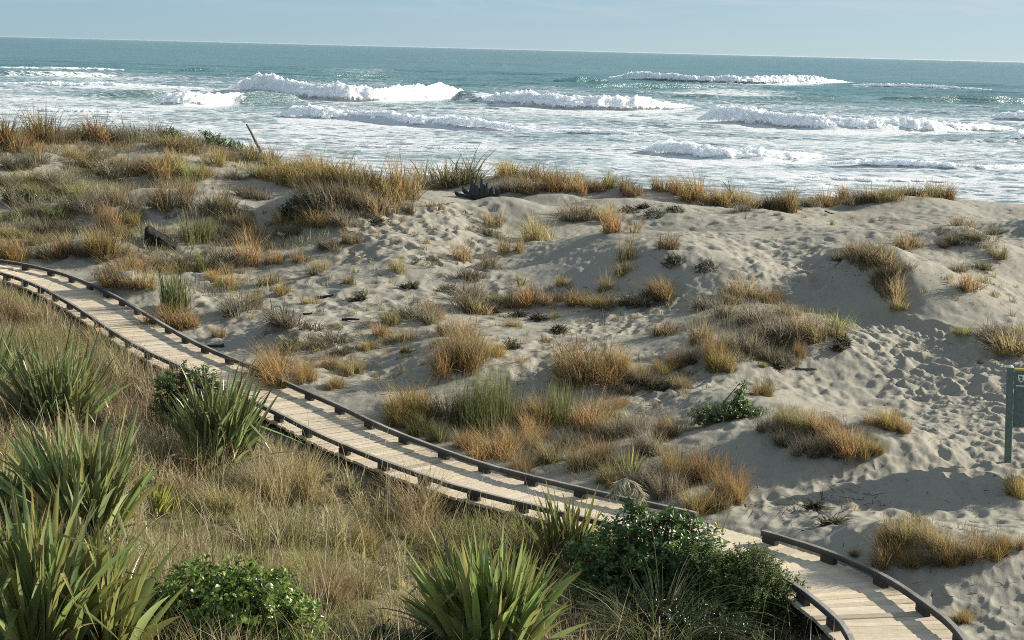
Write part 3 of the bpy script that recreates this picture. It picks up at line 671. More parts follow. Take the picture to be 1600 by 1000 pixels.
# jagged upturned stump near the crest
x, y, z = pick1(742, 312); k = y / F
B = MB(); dk = (.06, .064, .062)
B.tube([np.array([-10 * k, 0, -.15]), np.array([2 * k, 0, 2 * k]), np.array([20 * k, .05, 4 * k]), np.array([40 * k, .1, -1 * k])], [5 * k, 7.5 * k, 7 * k, 4 * k], dk, 11, True, .3)
for (a0, z0, a1, z1, r) in [(-4, 0, -4, 31, 6), (4, 2, 2, 22, 6.5), (9, 2, 11, 32, 5.6), (17, 2, 20, 26, 6), (25, 2, 28, 20, 5.5), (34, 0, 38, 14, 4.5), (-7, 2, -15, 12, 5.5), (-14, 10, -19, 19, 3.6), (-12, 0, -27, 8, 5), (-25, 6, -31, 12, 3.4), (-14, -3, -37, 0, 4.6)]:
    mid = [(a0 + a1) / 2 + random.uniform(-2, 2), (z0 + z1) / 2]
    B.tube([np.array([a0 * k, 0, z0 * k]), np.array([mid[0] * k, random.uniform(-.08, .02), mid[1] * k]), np.array([a1 * k, random.uniform(-.2, .1), z1 * k])], [r * k * 1.3, r * k * .9, r * k * .42], dk, 7, True, .28)
wood_thing("driftwood_stump", B, x, y, z, "dark upturned stump with jagged root prongs, just below the dune crest", "stump")
# leaning bleached branch on the crest
x, y, z = pick1(410, 228); k = y / F
B = branch([np.array(p) * k for p in [(2, 0, -8), (-1, 0, 8), (-11, 0, 26), (-17, 1, 38), (-25, 1, 52)]], .075, .03, (.2, .175, .16))
B.tube([np.array(p) * k for p in [(-4, 0, 8), (-3, -1, 14), (-4.5, -1, 19)]], [.04, .03, .015], (.2, .175, .16), 6, True, .1)
B.tube([np.array(p) * k for p in [(6, 0, -6), (4, 0, 3), (4.5, 0, 8)]], [.04, .035, .03], (.2, .175, .16), 6, True, .1)
wood_thing("driftwood_branch", B, x, y, z, "bare driftwood pole leaning against the surf from the grassy crest", "branch")
x, y, z = pick1(1140, 306); k = y / F
B = branch([np.array(p) * k for p in [(8, 0, -4), (2, 0, 8), (-8, 0, 22), (-12, 0, 26)]], .03, .01, (.13, .08, .07), 6)
B.tube([np.array(p) * k for p in [(0, 0, 11), (-1, 0, 20), (-4, 0, 30)]], [.02, .015, .008], (.13, .08, .07), 6)
wood_thing("dead_branch", B, x, y, z, "thin forked dead branch sticking up from the crest grass", "branch")
x, y, z = pick1(196, 441); k = y / F
B = branch([np.array(p) * k for p in [(-38, 12, 8), (-20, 6, 7), (-4, 0, 7), (12, -4, 6)]], .13, .17, (.30, .285, .255), 12, .1)
wood_thing("driftwood_log", B, x, y, z, "grey weathered log lying against the boardwalk rail beside an amber tuft", "log")
LOGS = [
 (362, 494, [(-14, 0, 0), (-4, 2, 3), (6, 3, 5), (12, 3, 6)], .06, .12, (.03, .027, .024), "driftwood_log", "short charred log with a knobbed end on sand beyond the boardwalk"),
 (414, 374, [(-16, 0, 5), (-8, 0, 2), (0, 1, 1), (8, -1, 3), (10, -1, 5)], .035, .05, (.52, .49, .43), "driftwood_branch", "pale bleached bent driftwood stick among tufts beside the black stump"),
 (440, 372, [(-6, 0, 6), (0, 0, 3), (8, 0, 4)], .05, .03, (.56, .53, .48), "driftwood_chunk", "small white bleached driftwood chunk among tufts behind the bent stick"),
 (422, 352, [(-9, 0, 1), (-2, 0, 4), (5, 0, 4)], .05, .11, (.4, .37, .33), "driftwood_chunk", "driftwood lump with a pale broken end under the grassy dune shoulder"),
 (612, 322, [(-16, 0, -2), (-4, 0, 3), (12, 0, 9)], .07, .05, (.045, .04, .036), "driftwood_log", "dark log poking out of the grass left of the jagged stump"),
 (606, 332, [(-12, 0, 2), (-2, 0, 1), (8, 0, 2)], .04, .03, (.6, .57, .5), "driftwood_branch", "bleached white stick lying below the dark log in grass"),
 (678, 330, [(-6, 0, 1), (0, 0, 2), (6, 0, 3)], .06, .05, (.66, .63, .56), "driftwood_chunk", "white bleached driftwood chip on the sand near the jagged stump"),
 (556, 407, [(-8, 0, -1), (0, 0, 3), (7, 0, 5)], .03, .02, (.5, .47, .4), "driftwood_branch", "pale short stick standing out of the shaded middle slope"),
 (338, 542, [(-14, 0, 1), (-4, 0, 2), (6, 0, 2), (12, 0, 3)], .025, .04, (.05, .044, .038), "driftwood_branch", "dark stick lying on the sand just beyond the boardwalk rail"),
 (1262, 578, [(-20, 0, 2), (-10, 0, 0), (6, 0, 0), (14, 0, 1)], .02, .05, (.14, .12, .1), "driftwood_branch", "thin stick with a knob lying on clean sand below the big grass bank"),
 (1148, 543, [(-0.5, 0, -1), (0, 0, 3), (.5, 0, 6)], .035, .03, (.66, .63, .57), "driftwood_chunk", "small upright white driftwood peg beside the big grass bank"),
 (480, 494, [(-7, 0, 1), (0, 0, 1), (8, 0, 3)], .03, .02, (.05, .045, .04), "driftwood_branch", "dark stick on the sand beside the round grey tuft"),
 (548, 502, [(-14, 0, 0), (-2, 0, 2), (14, 0, 2)], .035, .02, (.035, .03, .027), "driftwood_branch", "long black stick lying above the small tufts on the middle flat"),
 (510, 466, [(-14, 0, 0), (0, 0, 2), (12, 0, 5)], .04, .02, (.035, .03, .027), "driftwood_branch", "black crooked stick on sand at the foot of the shaded slope"),
 (1245, 327, [(-8, 0, 6), (0, 0, 2), (8, 0, -1)], .03, .02, (.1, .085, .07), "driftwood_branch", "stick slanting from the tall crest tuft onto bare sand"),
 (1296, 334, [(-8, 0, 4), (0, 0, 1), (9, 0, -1)], .025, .02, (.06, .05, .045), "driftwood_branch", "dark stick lying flat on bare sand below the crest"),
 (318, 400, [(-5, 0, 1), (0, 0, 3), (6, 0, 2)], .04, .06, (.05, .045, .04), "driftwood_chunk", "small dark driftwood lump among tufts near the black stump"),
 (97, 404, [(-8, 0, 2), (0, 0, 2), (6, 0, 5)], .04, .07, (.06, .055, .05), "driftwood_chunk", "dark driftwood piece in sand between amber tufts and the boardwalk"),
 (342, 440, [(-12, 0, 2), (-3, 0, 2), (6, 0, 6)], .03, .025, (.5, .48, .42), "driftwood_branch", "pale forked stick beneath the small amber tuft past the rail"),
]
for px, py, pp, r0, r1, colr, nm, lab in LOGS:
    x, y, z = pick1(px, py); k = y / F
    B = branch([np.array(p) * k + np.array([0, 0, r0 * .6]) for p in pp], r0, r1, colr, 8, .22)
    wood_thing(nm, B, x, y, z, lab, nm.split("_")[1])
# thin curved bare twig rising beside the rail
x, y, z = pick1(392, 580); k = y / F
B = branch([np.array(p) * k for p in [(-8, 0, -15), (0, 0, 6), (10, 0, 20), (9, 0, 34), (6, 0, 42), (10, 0, 54), (15, 0, 64)]], .016, .005, (.15, .1, .085), 6)
B.tube([np.array(p) * k for p in [(9, 0, 34), (6, 0, 40), (1, 0, 46)]], [.008, .006, .003], (.15, .1, .085), 5)
wood_thing("bare_twig", B, x, y, z, "thin crooked leafless twig rising beside the boardwalk rail", "twig")
# ------------------------------------------------------------------ plants
PAL = {
 "o": [((.47, .31, .115), 4), ((.41, .295, .14), 3), ((.33, .24, .12), 2), ((.22, .20, .07), 2)],
 "s": [((.46, .36, .19), 4), ((.39, .31, .17), 3), ((.31, .24, .13), 2), ((.24, .22, .10), 2)],
 "g": [((.27, .23, .165), 4), ((.34, .30, .22), 2), ((.19, .155, .11), 2), ((.17, .17, .085), 2)],
 "v": [((.26, .29, .10), 4), ((.35, .34, .14), 3), ((.44, .38, .20), 2)],
 "r": [((.16, .20, .065), 4), ((.22, .24, .10), 3), ((.33, .29, .16), 2)],
 "gr": [((.14, .20, .045), 4), ((.19, .23, .07), 2), ((.26, .26, .11), 1)],
 "t": [((.14, .16, .065), 3), ((.27, .26, .12), 2), ((.40, .30, .14), 4)],
 "tt": [((.07, .10, .04), 5), ((.12, .14, .06), 2), ((.3, .28, .18), 1)],
 "m": [((.78, .70, .47), 4), ((.66, .58, .37), 4), ((.54, .50, .25), 3), ((.38, .41, .16), 3)],
}
def pal_cols(kind, n, rng):
    p = PAL[kind]; w = np.array([q[1] for q in p], float); w /= w.sum()
    c = np.array([q[0] for q in p])[rng.choice(len(p), n, p=w)]
    return c * rng.uniform(.75, 1.2, (n, 1)) * rng.uniform(.95, 1.05, (n, 3))
def blades(P, length, lean, droop, width, az, rng, seg=4, roll=.7, wprof=1.5):
    """P (n,3) feet; returns V, faces, verts per blade"""
    n = len(P); a = az; V = np.zeros((n, 2 * seg + 1, 3))
    ca, sa = np.cos(a), np.sin(a); pos = np.array(P, float); th = lean.copy(); fi = rng.uniform(-roll, roll, n)
    side0 = np.stack([-sa, ca, np.zeros(n)], 1)
    for i in range(seg + 1):
        d = np.stack([np.sin(th) * ca, np.sin(th) * sa, np.cos(th)], 1)
        sd = side0 * np.cos(fi)[:, None] + np.cross(d, side0) * np.sin(fi)[:, None]
        w = width * (1 - (i / seg) ** wprof) * .5
        if i < seg:
            V[:, 2 * i] = pos - sd * w[:, None]; V[:, 2 * i + 1] = pos + sd * w[:, None]
        else: V[:, 2 * seg] = pos
        pos = pos + d * (length / seg)[:, None]; th = th + droop / seg
    m = 2 * seg + 1
    q = np.array([[2 * i, 2 * i + 1, 2 * i + 3, 2 * i + 2] for i in range(seg - 1)] + [[2 * seg - 2, 2 * seg - 1, 2 * seg, -1]])
    Fc = (q[None] + (np.arange(n) * m)[:, None, None]).reshape(-1, 4); Fc[np.tile(q, (n, 1)) < 0] = -1
    return V.reshape(-1, 3), Fc, m
def tuft_mesh(name, kind, n, wid, rng, fine):
    """unit tuft, about one metre high and one wide"""
    ru = kind == "r"
    V = []; Fc = []; C = []; off = 0
    sets = [(n, .24 if not ru else .3, (0, .62) if not ru else (0, .2), (.3, 1.25) if not ru else (.0, .35), (.55, 1.12), kind, wid)]
    if not ru: sets.append((int(n * .45), .24, (.7, 1.35), (.3, 1.0), (.3, .62), "g" if kind in "og" else kind, wid))
    if kind == "t": sets.append((36, .2, (0, .55), (.2, .8), (.9, 1.25), "t", wid * 1.5))
    if kind in "os" : sets.append((max(6, n // 18), .22, (0, .5), (.2, .9), (1.05, 1.4), "s", wid * .7))
    # a few sub-clumps make the outline uneven
    ncl = rng.integers(4, 8); cl = rng.normal(0, .17, (ncl, 2)); clh = rng.uniform(.5, 1.15, ncl)
    for cnt, rad, lr, dr, hr, kd, w in sets:
        j = rng.integers(0, ncl, cnt); ang = rng.uniform(0, 6.283, cnt); rr = rad * .7 * np.sqrt(rng.random(cnt))
        x = cl[j, 0] + rr * np.cos(ang); y = cl[j, 1] + rr * np.sin(ang)
        out = np.arctan2(y, x) + rng.normal(0, .7, cnt); wb = rng.random(cnt) < .3; out[wb] = 3.5 + rng.normal(0, .5, int(wb.sum()))
        ln = rng.uniform(*hr, cnt) * clh[j]; lean = np.abs(rng.normal(0, 1, cnt)) * (lr[1] - lr[0]) * .55 + lr[0]; lean = np.minimum(lean, 1.5)
        P = np.stack([x, y, np.full(cnt, -.06)], 1)
        v, f, m = blades(P, ln, lean, rng.uniform(*dr, cnt), np.full(cnt, w) * rng.uniform(.6, 1.3, cnt), out, rng, 4 if fine else 3)
        V.append(v); Fc.append(np.where(f >= 0, f + off, -1)); off += len(v)
        C.append(np.repeat(pal_cols(kd, cnt, rng), m, 0))
    return mesh_np(name, np.concatenate(V), np.concatenate(Fc), MAT_GRASS, np.concatenate(C))
VAR = {}
for kind in "osgvrt":
    for fine in (0, 1):
        VAR[kind, fine] = [tuft_mesh("grass_tuft", kind, 520 if fine else 240, .011 if fine else .02, np.random.default_rng(100 + i * 7 + ord(kind) + fine * 50), fine) for i in range(4 if fine else 5)]
KNAME = {"o": "amber", "s": "straw coloured", "g": "grey brown", "v": "olive green", "r": "upright green rush", "t": "spiky green"}
ZONES = [  # photo rectangle of the tuft's foot, where that is
 (-50, 0, 118, 240, "on the crest beyond the scrubby slope"), (118, 0, 256, 250, "on the crest between spiky tuft and green shrubs"), (256, 0, 335, 250, "around the green crest shrubs"),
 (335, 0, 432, 280, "around the leaning driftwood pole"), (432, 0, 640, 332, "on the grassy shoulder below the surf"), (640, 0, 695, 345, "beside the jagged stump's sandy gap"), (695, 0, 792, 300, "behind the jagged stump"),
 (792, 0, 925, 310, "on the crest past the jagged stump"), (925, 0, 1070, 310, "on the crest above the sand face"), (1070, 0, 1245, 340, "on the crest around the forked branch"), (1245, 0, 1500, 322, "at the bare end of the crest"),
 (-50, 240, 118, 292, "high on the scrubby slope"), (118, 240, 235, 292, "below the crest on the scrubby slope"), (-50, 292, 60, 372, "in the scrub near the frame edge"), (60, 292, 160, 364, "in the middle of the scrubby slope"), (160, 292, 240, 335, "at the scrubby slope's sandy edge"),
 (235, 250, 330, 335, "on the rise behind the black stump"), (325, 270, 432, 345, "on hummocks past the black stump"), (-50, 360, 90, 410, "along the boardwalk's far bend"), (90, 335, 235, 410, "between boardwalk bend and black stump"),
 (235, 335, 350, 430, "just below the black stump"), (350, 335, 420, 415, "around the bleached driftwood sticks"), (420, 330, 560, 395, "under the grassy shoulder"), (150, 410, 250, 460, "by the grey log at the rail"), (240, 430, 320, 530, "at the rail bend by the rushes"),
 (320, 405, 420, 460, "in the hollow past the rail bend"), (420, 395, 560, 462, "on the low sandy slope"), (320, 455, 420, 540, "near the short charred log"), (420, 455, 500, 600, "by the rail below the round tuft"),
 (500, 500, 560, 610, "on the flat above the rail"), (555, 470, 690, 560, "in the small row mid flat"), (686, 465, 800, 590, "in the mound mid flat"), (600, 380, 640, 440, "on the lumpy sand"), (690, 330, 800, 450, "on the shaded face under the stump"), (800, 330, 915, 400, "at the top of the shaded face"),
 (915, 330, 1060, 430, "along the dune spur's edge"), (720, 425, 895, 515, "in the row below the shaded face"), (895, 425, 1060, 482, "under the dune spur"), (1000, 482, 1070, 530, "beside the grass bank mid sand"),
 (1070, 420, 1150, 500, "on the back of the grass bank"), (1150, 420, 1300, 500, "on the top of the grass bank"), (1060, 500, 1140, 582, "on the near end of the grass bank"), (1140, 500, 1320, 582, "on the footprint side of the grass bank"),
 (1300, 370, 1440, 490, "on the dark grassy spur"), (1440, 330, 1600, 460, "on the hummock beyond the spur"), (1490, 500, 1640, 580, "on the bank behind the sign"),
 (590, 590, 695, 700, "at the corner of the rail bank"), (695, 600, 800, 682, "around the tall rushes"), (800, 590, 900, 700, "behind the rail bank's middle"), (695, 682, 880, 760, "along the rail on the bank"), (880, 570, 1012, 614, "on sand above the rail bank"), (880, 614, 985, 700, "at the back of the rail bank"),
 (880, 690, 985, 780, "along the rail by the plume"), (985, 640, 1075, 800, "around the young flax on the bank"), (1070, 700, 1170, 830, "at the rail bank's open end"), (1010, 560, 1080, 614, "on littered sand beside the shrub"),
 (1170, 590, 1245, 700, "next to the shrub on the sand"), (1245, 590, 1340, 720, "in the middle of the shrub's bank"), (1340, 620, 1440, 720, "at the sunny end of the shrub's bank"),
 (1320, 780, 1440, 900, "on the near bank by the walk"), (1440, 780, 1600, 900, "on the near bank towards the sign"), (1480, 900, 1600, 1000, "by the rail at the corner"), (1560, 740, 1640, 790, "at the foot of the sign"), (0, 470, 230, 600, "in dry grass near the boardwalk bend"), (300, 700, 480, 830, "in dry grass below the boardwalk's flax"), (430, 860, 620, 960, "in dry grass by the bottom shrub"), (540, 760, 720, 870, "in dry grass under the boardwalk curve"),
]
def zone(x, y):
    for x0, y0, x1, y1, t in ZONES:
        if x0 <= x < x1 and y0 <= y < y1: return t
    return "on open sand"
ORD = "first second third fourth fifth sixth seventh eighth ninth tenth eleventh twelfth".split()
recs = []
tx, ty, tz = pick([t[0] for t in TUF], [t[1] for t in TUF])
for i, (t, X, Y, Z) in enumerate(zip(TUF, tx, ty, tz)):
    px, py, h, w, kind = t
    k = Y / F; fine = 1 if Y < 31 else 0
    me = VAR[kind, fine][RNG.integers(0, len(VAR[kind, fine]))]
    o = put("rush_clump" if kind == "r" else "grass_tuft", me, None, (X, Y, Z))
    bank = 1.18 if (580 < px < 1180 and py > 570) else 1.0
    if py < 332 and not 330 < px < 440: bank = 1.0; h *= 1.25; w *= 1.06
    elif 330 <= py < 620 and 230 < px < 1060: h *= 1.22; w *= 1.25
    hm = h * k * (1.12 if kind in "os" else 1.08) * bank; wm = w * k * (1.3 if kind != "r" else 1.5) * bank
    o.scale = (wm * RNG.uniform(.9, 1.1), wm * RNG.uniform(.85, 1.1), hm); o.rotation_euler.z = RNG.uniform(-.9, .9)
    size = "small" if hm < .5 else ("tall" if hm > 1.05 else "medium")
    recs.append((zone(px, py), KNAME[kind], size, px, o, "clump of" if kind == "r" else "tuft"))
bykey = {}
for r in recs: bykey.setdefault((r[0], r[1], r[2]), []).append(r)
for (zn, kn, size), v in bykey.items():
    v.sort(key=lambda r: r[3])
    for i, r in enumerate(v):
        nm_ = f"{size} {kn} clump" if r[5] != "tuft" else f"{size} {kn} tuft"
        lab = f"{nm_} {zn}"
        if len(v) > 1: lab += f", {ORD[min(i, 11)]} from left"
        tag(r[4], lab, "rushes" if r[5] != "tuft" else "grass tuft", "rush clumps on the dunes" if r[5] != "tuft" else "grass tufts on the dunes")
print("tufts", len(recs), [t for t in TUF if zone(t[0], t[1]) == "on open sand"])

# rough dry grass between the camera and the boardwalk, too many blades to count
def mass_grass(name, X, Y, kindfn, length, lean, droop, width, seg=3):
    n = len(X); Z = ground_z(X, Y) - .03
    az = RNG.uniform(0, 6.283, n)
    v, f, m = blades(np.stack([X, Y, Z], 1), length, lean, droop, width, az, RNG, seg, .9)
    cols = np.empty((n, 3)); kk = kindfn(X, Y)
    for kd in set(kk): s_ = kk == kd; cols[s_] = pal_cols(kd, int(s_.sum()), RNG)
    return mesh_np(name, v, f, MAT_GRASS, np.repeat(cols, m, 0))
# it grows in tussocks
def meadow_spots(n):
    u = RNG.uniform(-.44, .24, n); Y = np.sqrt(RNG.uniform(13.5 ** 2, 43 ** 2, n)); X = u * Y
    _, g_, _ = deck_field(X, Y); k_ = (g_ > W + .1) & (X < 3.4); return X[k_], Y[k_], g_[k_]
cx, cy, cg = meadow_spots(9000)
nt_ = len(cx)
th = (.26 + .50 * sstep(-.6, .9, fbm(cx / 1.3, cy / 1.3, 3, 220)) * RNG.uniform(.7, 1.25, nt_) + .2 * sstep(-5, -8, cx) * sstep(W, W + 1, cg)) * (.8 + .2 * sstep(W + .1, W + .9, cg))
a_ = fbm(cx / 2.2, cy / 2.2, 3, 210) + RNG.normal(0, .3, nt_)
tk = np.where(a_ > .08, "v", np.where(a_ > -.5, "m", np.where(a_ > -.75, "g", "s"))).astype(object); tk[RNG.random(nt_) < .03] = "o"
tb = RNG.uniform(.75, 1.25, nt_)
per = RNG.integers(22, 46, nt_); j = np.repeat(np.arange(nt_), per); n = len(j)
rr = (.05 + .12 * th[j]) * np.sqrt(RNG.random(n)); aa = RNG.uniform(0, 6.283, n)
X = cx[j] + rr * np.cos(aa); Y = cy[j] + rr * np.sin(aa)
ln = th[j] * RNG.uniform(.55, 1.15, n)
v, f, m = blades(np.stack([X, Y, ground_z(X, Y) - .03], 1), ln, np.abs(RNG.normal(.12, .3, n)), RNG.uniform(.2, 1.5, n), RNG.uniform(.007, .014, n), aa + RNG.normal(0, .8, n), RNG, 3, .9)
cols = np.empty((n, 3)); kk = tk[j]
for kd in set(tk): s_ = kk == kd; cols[s_] = pal_cols(kd, int(s_.sum()), RNG)
cols *= tb[j][:, None]
V1, F1, C1 = v, f, np.repeat(cols, m, 0)
X, Y, g_ = meadow_spots(2600); n = len(X)        # tall seeding stems
v, f, m = blades(np.stack([X, Y, ground_z(X, Y)], 1), RNG.uniform(.6, 1.15, n), np.abs(RNG.normal(.05, .14, n)), RNG.uniform(.1, .9, n), RNG.uniform(.005, .008, n), RNG.uniform(0, 6.283, n), RNG, 4, .9, 6.0)
F1 = np.concatenate([F1, np.where(f >= 0, f + len(V1), -1)]); V1 = np.concatenate([V1, v]); C1 = np.concatenate([C1, np.repeat(np.array([[.74, .64, .44]]) * RNG.uniform(.6, 1.1, (n, 1)), m, 0)])
X, Y, g_ = meadow_spots(60000); n = len(X)       # flattened thatch between the tussocks
v, f, m = blades(np.stack([X, Y, ground_z(X, Y) + .01], 1), RNG.uniform(.12, .4, n), RNG.uniform(.6, 1.5, n), RNG.uniform(0, 1.2, n), RNG.uniform(.006, .012, n), RNG.uniform(0, 6.283, n), RNG, 3, 1.0)
kk = np.where(vn(X / .9, Y / .9, 233) > .25, "v", np.where(RNG.random(n) < .75, "m", "g")).astype(object); cols = np.empty((n, 3))
for kd in set(kk): s_ = kk == kd; cols[s_] = pal_cols(kd, int(s_.sum()), RNG)
me = mesh_np("dry_grass", np.concatenate([V1, v]), np.concatenate([F1, np.where(f >= 0, f + len(V1), -1)]), MAT_GRASS, np.concatenate([C1, np.repeat(cols, m, 0)]))
tag(put("dry_grass", me), "long dry straw coloured grass filling the ground below the boardwalk", "grass", None, "stuff")
# low cover on the scrubby slope and rough grass filling the banks between the tufts
n = 90000
X = RNG.uniform(-20, 2, n); Y = RNG.uniform(37, 62, n); a = fbm(X / 1.6, Y / 2.2, 3, 140) + .35 * sstep(-6, -12, X)
_, sg2, _ = deck_field(X, Y); keep = (a * sstep(-1.5, -8, X) > .18 + .25 * RNG.random(n)) & (RNG.random(n) < .75) & (sg2 < -.8); X, Y = X[keep], Y[keep]; n = len(X)
K = np.where(vn(X / .8, Y / .8, 230) > .0, "g", np.where(vn(X / .6, Y / .6, 231) > 0, "v", "m")).astype(object); H = RNG.uniform(.12, .42, n)
FILL = [([(425,262),(520,258),(640,282),(645,312),(600,330),(540,326),(500,318),(440,290)], 6500, .3, .78, "osg"), ([(455,312),(540,318),(610,332),(560,345),(470,340)], 1200, .2, .5, "gg"),
        ([(600,655),(640,628),(720,640),(800,640),(900,640),(1000,650),(1070,690),(1120,720),(1160,760),(1130,795),(1080,800),(960,768),(880,744),(780,722),(690,690),(620,664)], 7000, .08, .28, "ggms"),
        ([(1085,470),(1160,445),(1215,450),(1240,480),(1310,495),(1300,525),(1240,555),(1150,570),(1090,560),(1080,520)], 5000, .12, .36, "gsg"), ([(1190,640),(1240,640),(1330,670),(1370,700),(1330,712),(1230,700)], 2000, .1, .3, "gsg"),
        ([(1370,830),(1420,810),(1500,825),(1580,845),(1570,865),(1480,885),(1390,880)], 2200, .1, .28, "gsg"), ([(1300,395),(1360,385),(1400,440),(1410,475),(1380,470),(1340,420)], 2200, .15, .45, "sg"), ([(1080,312),(1240,318),(1330,314),(1480,304),(1480,308),(1300,324),(1100,324)], 3200, .2, .5, "osg"), ([(770,272),(880,286),(960,300),(900,302),(800,300)], 2000, .2, .5, "sog"),
        ([(0,218),(120,222),(260,224),(420,246),(420,256),(240,240),(0,240)], 3200, .2, .55, "sog"), ([(1545,520),(1600,515),(1600,550),(1560,550)], 900, .15, .45, "sg"), ([(1450,360),(1560,350),(1560,390),(1480,385)], 900, .1, .35, "g"), ([(690,540),(740,520),(745,575),(700,580)], 900, .15, .4, "sog"), ([(890,560),(960,560),(975,590),(900,595)], 700, .1, .25, "sgg")]
Xs, Ys, Hs, Ks = [X], [Y], [H], [K]
for poly, cnt, h0, h1, kd in FILL:
    q = poly_sample(poly, cnt); x_, y_ = first_guess(q[:, 0], q[:, 1]); pt = vn(x_ / .45, y_ / .45, 240) + RNG.normal(0, .25, cnt); ok = pt > -.35
    x_, y_, pt = x_[ok], y_[ok], pt[ok]; Xs.append(x_); Ys.append(y_); Hs.append(RNG.uniform(h0, h1, len(x_)) * (.75 + .35 * np.clip(pt, 0, 1)))
    Ks.append(np.array(list(kd), object)[np.clip(((vn(x_ / .7, y_ / .7, 241) * .9 + .5 + RNG.normal(0, .12, len(x_))) * len(kd)).astype(int), 0, len(kd) - 1)])
# seedling tussocks dotted over the sand
for poly, cnt in [([(330,400),(560,330),(760,330),(740,430),(960,450),(1060,470),(960,560),(560,600),(400,520)], 240), ([(200,340),(420,320),(420,420),(300,440)], 60), ([(1000,560),(1120,570),(1110,620),(1000,640)], 30), ([(1420,440),(1600,420),(1600,500),(1480,480)], 25), ([(1100,330),(1480,330),(1400,380),(1150,380)], 14), ([(1180,780),(1340,780),(1340,830)], 8)]:
    q = poly_sample(poly, cnt); x_, y_ = first_guess(q[:, 0], q[:, 1]); pr_ = RNG.integers(8, 34, cnt); jj = np.repeat(np.arange(cnt), pr_); ra = .09 * np.sqrt(RNG.random(len(jj))); an = RNG.uniform(0, 6.28, len(jj))
    Xs.append(x_[jj] + ra * np.cos(an)); Ys.append(y_[jj] + ra * np.sin(an)); Hs.append(RNG.uniform(.08, .26, cnt)[jj] * RNG.uniform(.7, 1.2, len(jj))); Ks.append(np.array(list("sgogv"), object)[RNG.integers(0, 5, cnt)][jj])
X, Y, H, K = map(np.concatenate, (Xs, Ys, Hs, Ks))
tag(put("dune_cover", mass_grass("dune_cover", X, Y, lambda X, Y: K, H, np.abs(RNG.normal(.15, .45, len(X))), RNG.uniform(0, 1.3, len(X)), RNG.uniform(.010, .018, len(X)) * np.clip(Y / 40, .6, 1.2))),
    "low grey green plant cover and rough dry grass on the dunes", "ground cover", None, "stuff")
# dark scraps of dead plant lying on the sand
q = np.concatenate([poly_sample(p, n_) for p, n_ in [([(120, 400), (1600, 330), (1600, 1000), (1180, 800), (560, 600)], 700), ([(380, 400), (1000, 440), (1080, 620), (540, 620)], 700), ([(940, 590), (1100, 570), (1100, 640), (1000, 650)], 260), ([(130, 390), (260, 380), (300, 400), (150, 412)], 140), ([(1150, 790), (1340, 760), (1400, 800), (1250, 830)], 160), ([(240, 230), (640, 320), (900, 400), (300, 420)], 400), ([(1000, 320), (1600, 330), (1600, 420), (1100, 480)], 350), ([(330, 420), (760, 340), (900, 450), (560, 600)], 500)]])
X, Y = first_guess(q[:, 0], q[:, 1]); _, sg2, _ = deck_field(X, Y); ok = sg2 < -.2; X, Y = X[ok], Y[ok]; n = len(X)
v, f, m = blades(np.stack([X, Y, ground_z(X, Y) + .008], 1), RNG.uniform(.05, .25, n), RNG.uniform(1.1, 1.6, n), RNG.uniform(-.4, .6, n), RNG.uniform(.005, .016, n), RNG.uniform(0, 6.28, n), RNG, 3, 1.2)
c = np.array([(.10, .085, .06), (.17, .14, .10), (.05, .043, .035), (.3, .27, .2)])[RNG.choice(4, n, p=[.4, .3, .2, .1])]
tag(put("beach_debris", mesh_np("beach_debris", v, f, MAT_GRASS, np.repeat(c, m, 0))), "scraps of dead grass and twigs scattered on the sand", "debris", None, "stuff")

MATS = [(982, 331, 30, 12, "beside the crest's bare sand, first of three"), (1022, 337, 34, 16, "below the crest, largest of three in a row"), (1056, 330, 26, 12, "below the crest, last of three in a row"), (1052, 411, 36, 12, "under the spur's small straw tuft"), (1104, 420, 38, 18, "on the sand slope under the spur, domed"),
 (842, 500, 26, 10, "on the flat below the shaded face"), (872, 520, 22, 14, "on the flat, beneath two others"), (1004, 325, 16, 6, "smallest, by the crest tuft's foot"), (810, 495, 26, 10, "beside the mid flat mound, low"), (800, 545, 20, 14, "right of the rounded amber tuft"), (705, 455, 40, 12, "in the shade below the dune face"),
 (675, 408, 26, 8, "on lumpy sand above the shade"), (590, 350, 26, 10, "under the grassy shoulder's edge"), (1310, 547, 16, 12, "beside the footprints, lower of a pair"), (1318, 538, 20, 8, "beside the footprints, upper of a pair"), (1215, 573, 16, 6, "at the tip of the big grass bank"), (560, 470, 22, 10, "at the foot of the shaded slope"), (640, 450, 26, 9, "under the shaded slope, flat"),
 (1030, 606, 34, 12, "among litter beside the sand shrub"), (980, 600, 30, 12, "above the rail bank in litter"), (1272, 795, 20, 7, "on the open sand near the walk"), (1300, 818, 30, 9, "near the walk's rail end, wide")]
for px, py, w, h, wh in MATS:
    x, y, z = pick1(px, py); k = y / F; n = 150
    a = RNG.uniform(0, 6.28, n); r = np.sqrt(RNG.random(n)) * w * k * .5
    X = r * np.cos(a); Yd = r * np.sin(a) * .8; dome = h * k * .7 * (1 - (r / (w * k * .5)) ** 2)
    v, f, m = blades(np.stack([X, Yd, ground_z(x + X, y + Yd) - z + dome * RNG.random(n)], 1), RNG.uniform(.08, .28, n), RNG.uniform(.5, 1.6, n), RNG.uniform(0, 1.5, n), RNG.uniform(.012, .035, n), RNG.uniform(0, 6.28, n), RNG, 3, 1.4)
    c = np.array([(.10, .095, .06), (.15, .13, .09), (.07, .06, .045), (.09, .11, .05)])[RNG.choice(4, n)]
    o = put("dead_plant_mat", mesh_np("dead_plant_mat", v, f, MAT_GRASS, np.repeat(c, m, 0)), None, (x, y, z))
    tag(o, "dark dead plant mat " + wh, "dead plant", "dead plant mats on the sand")

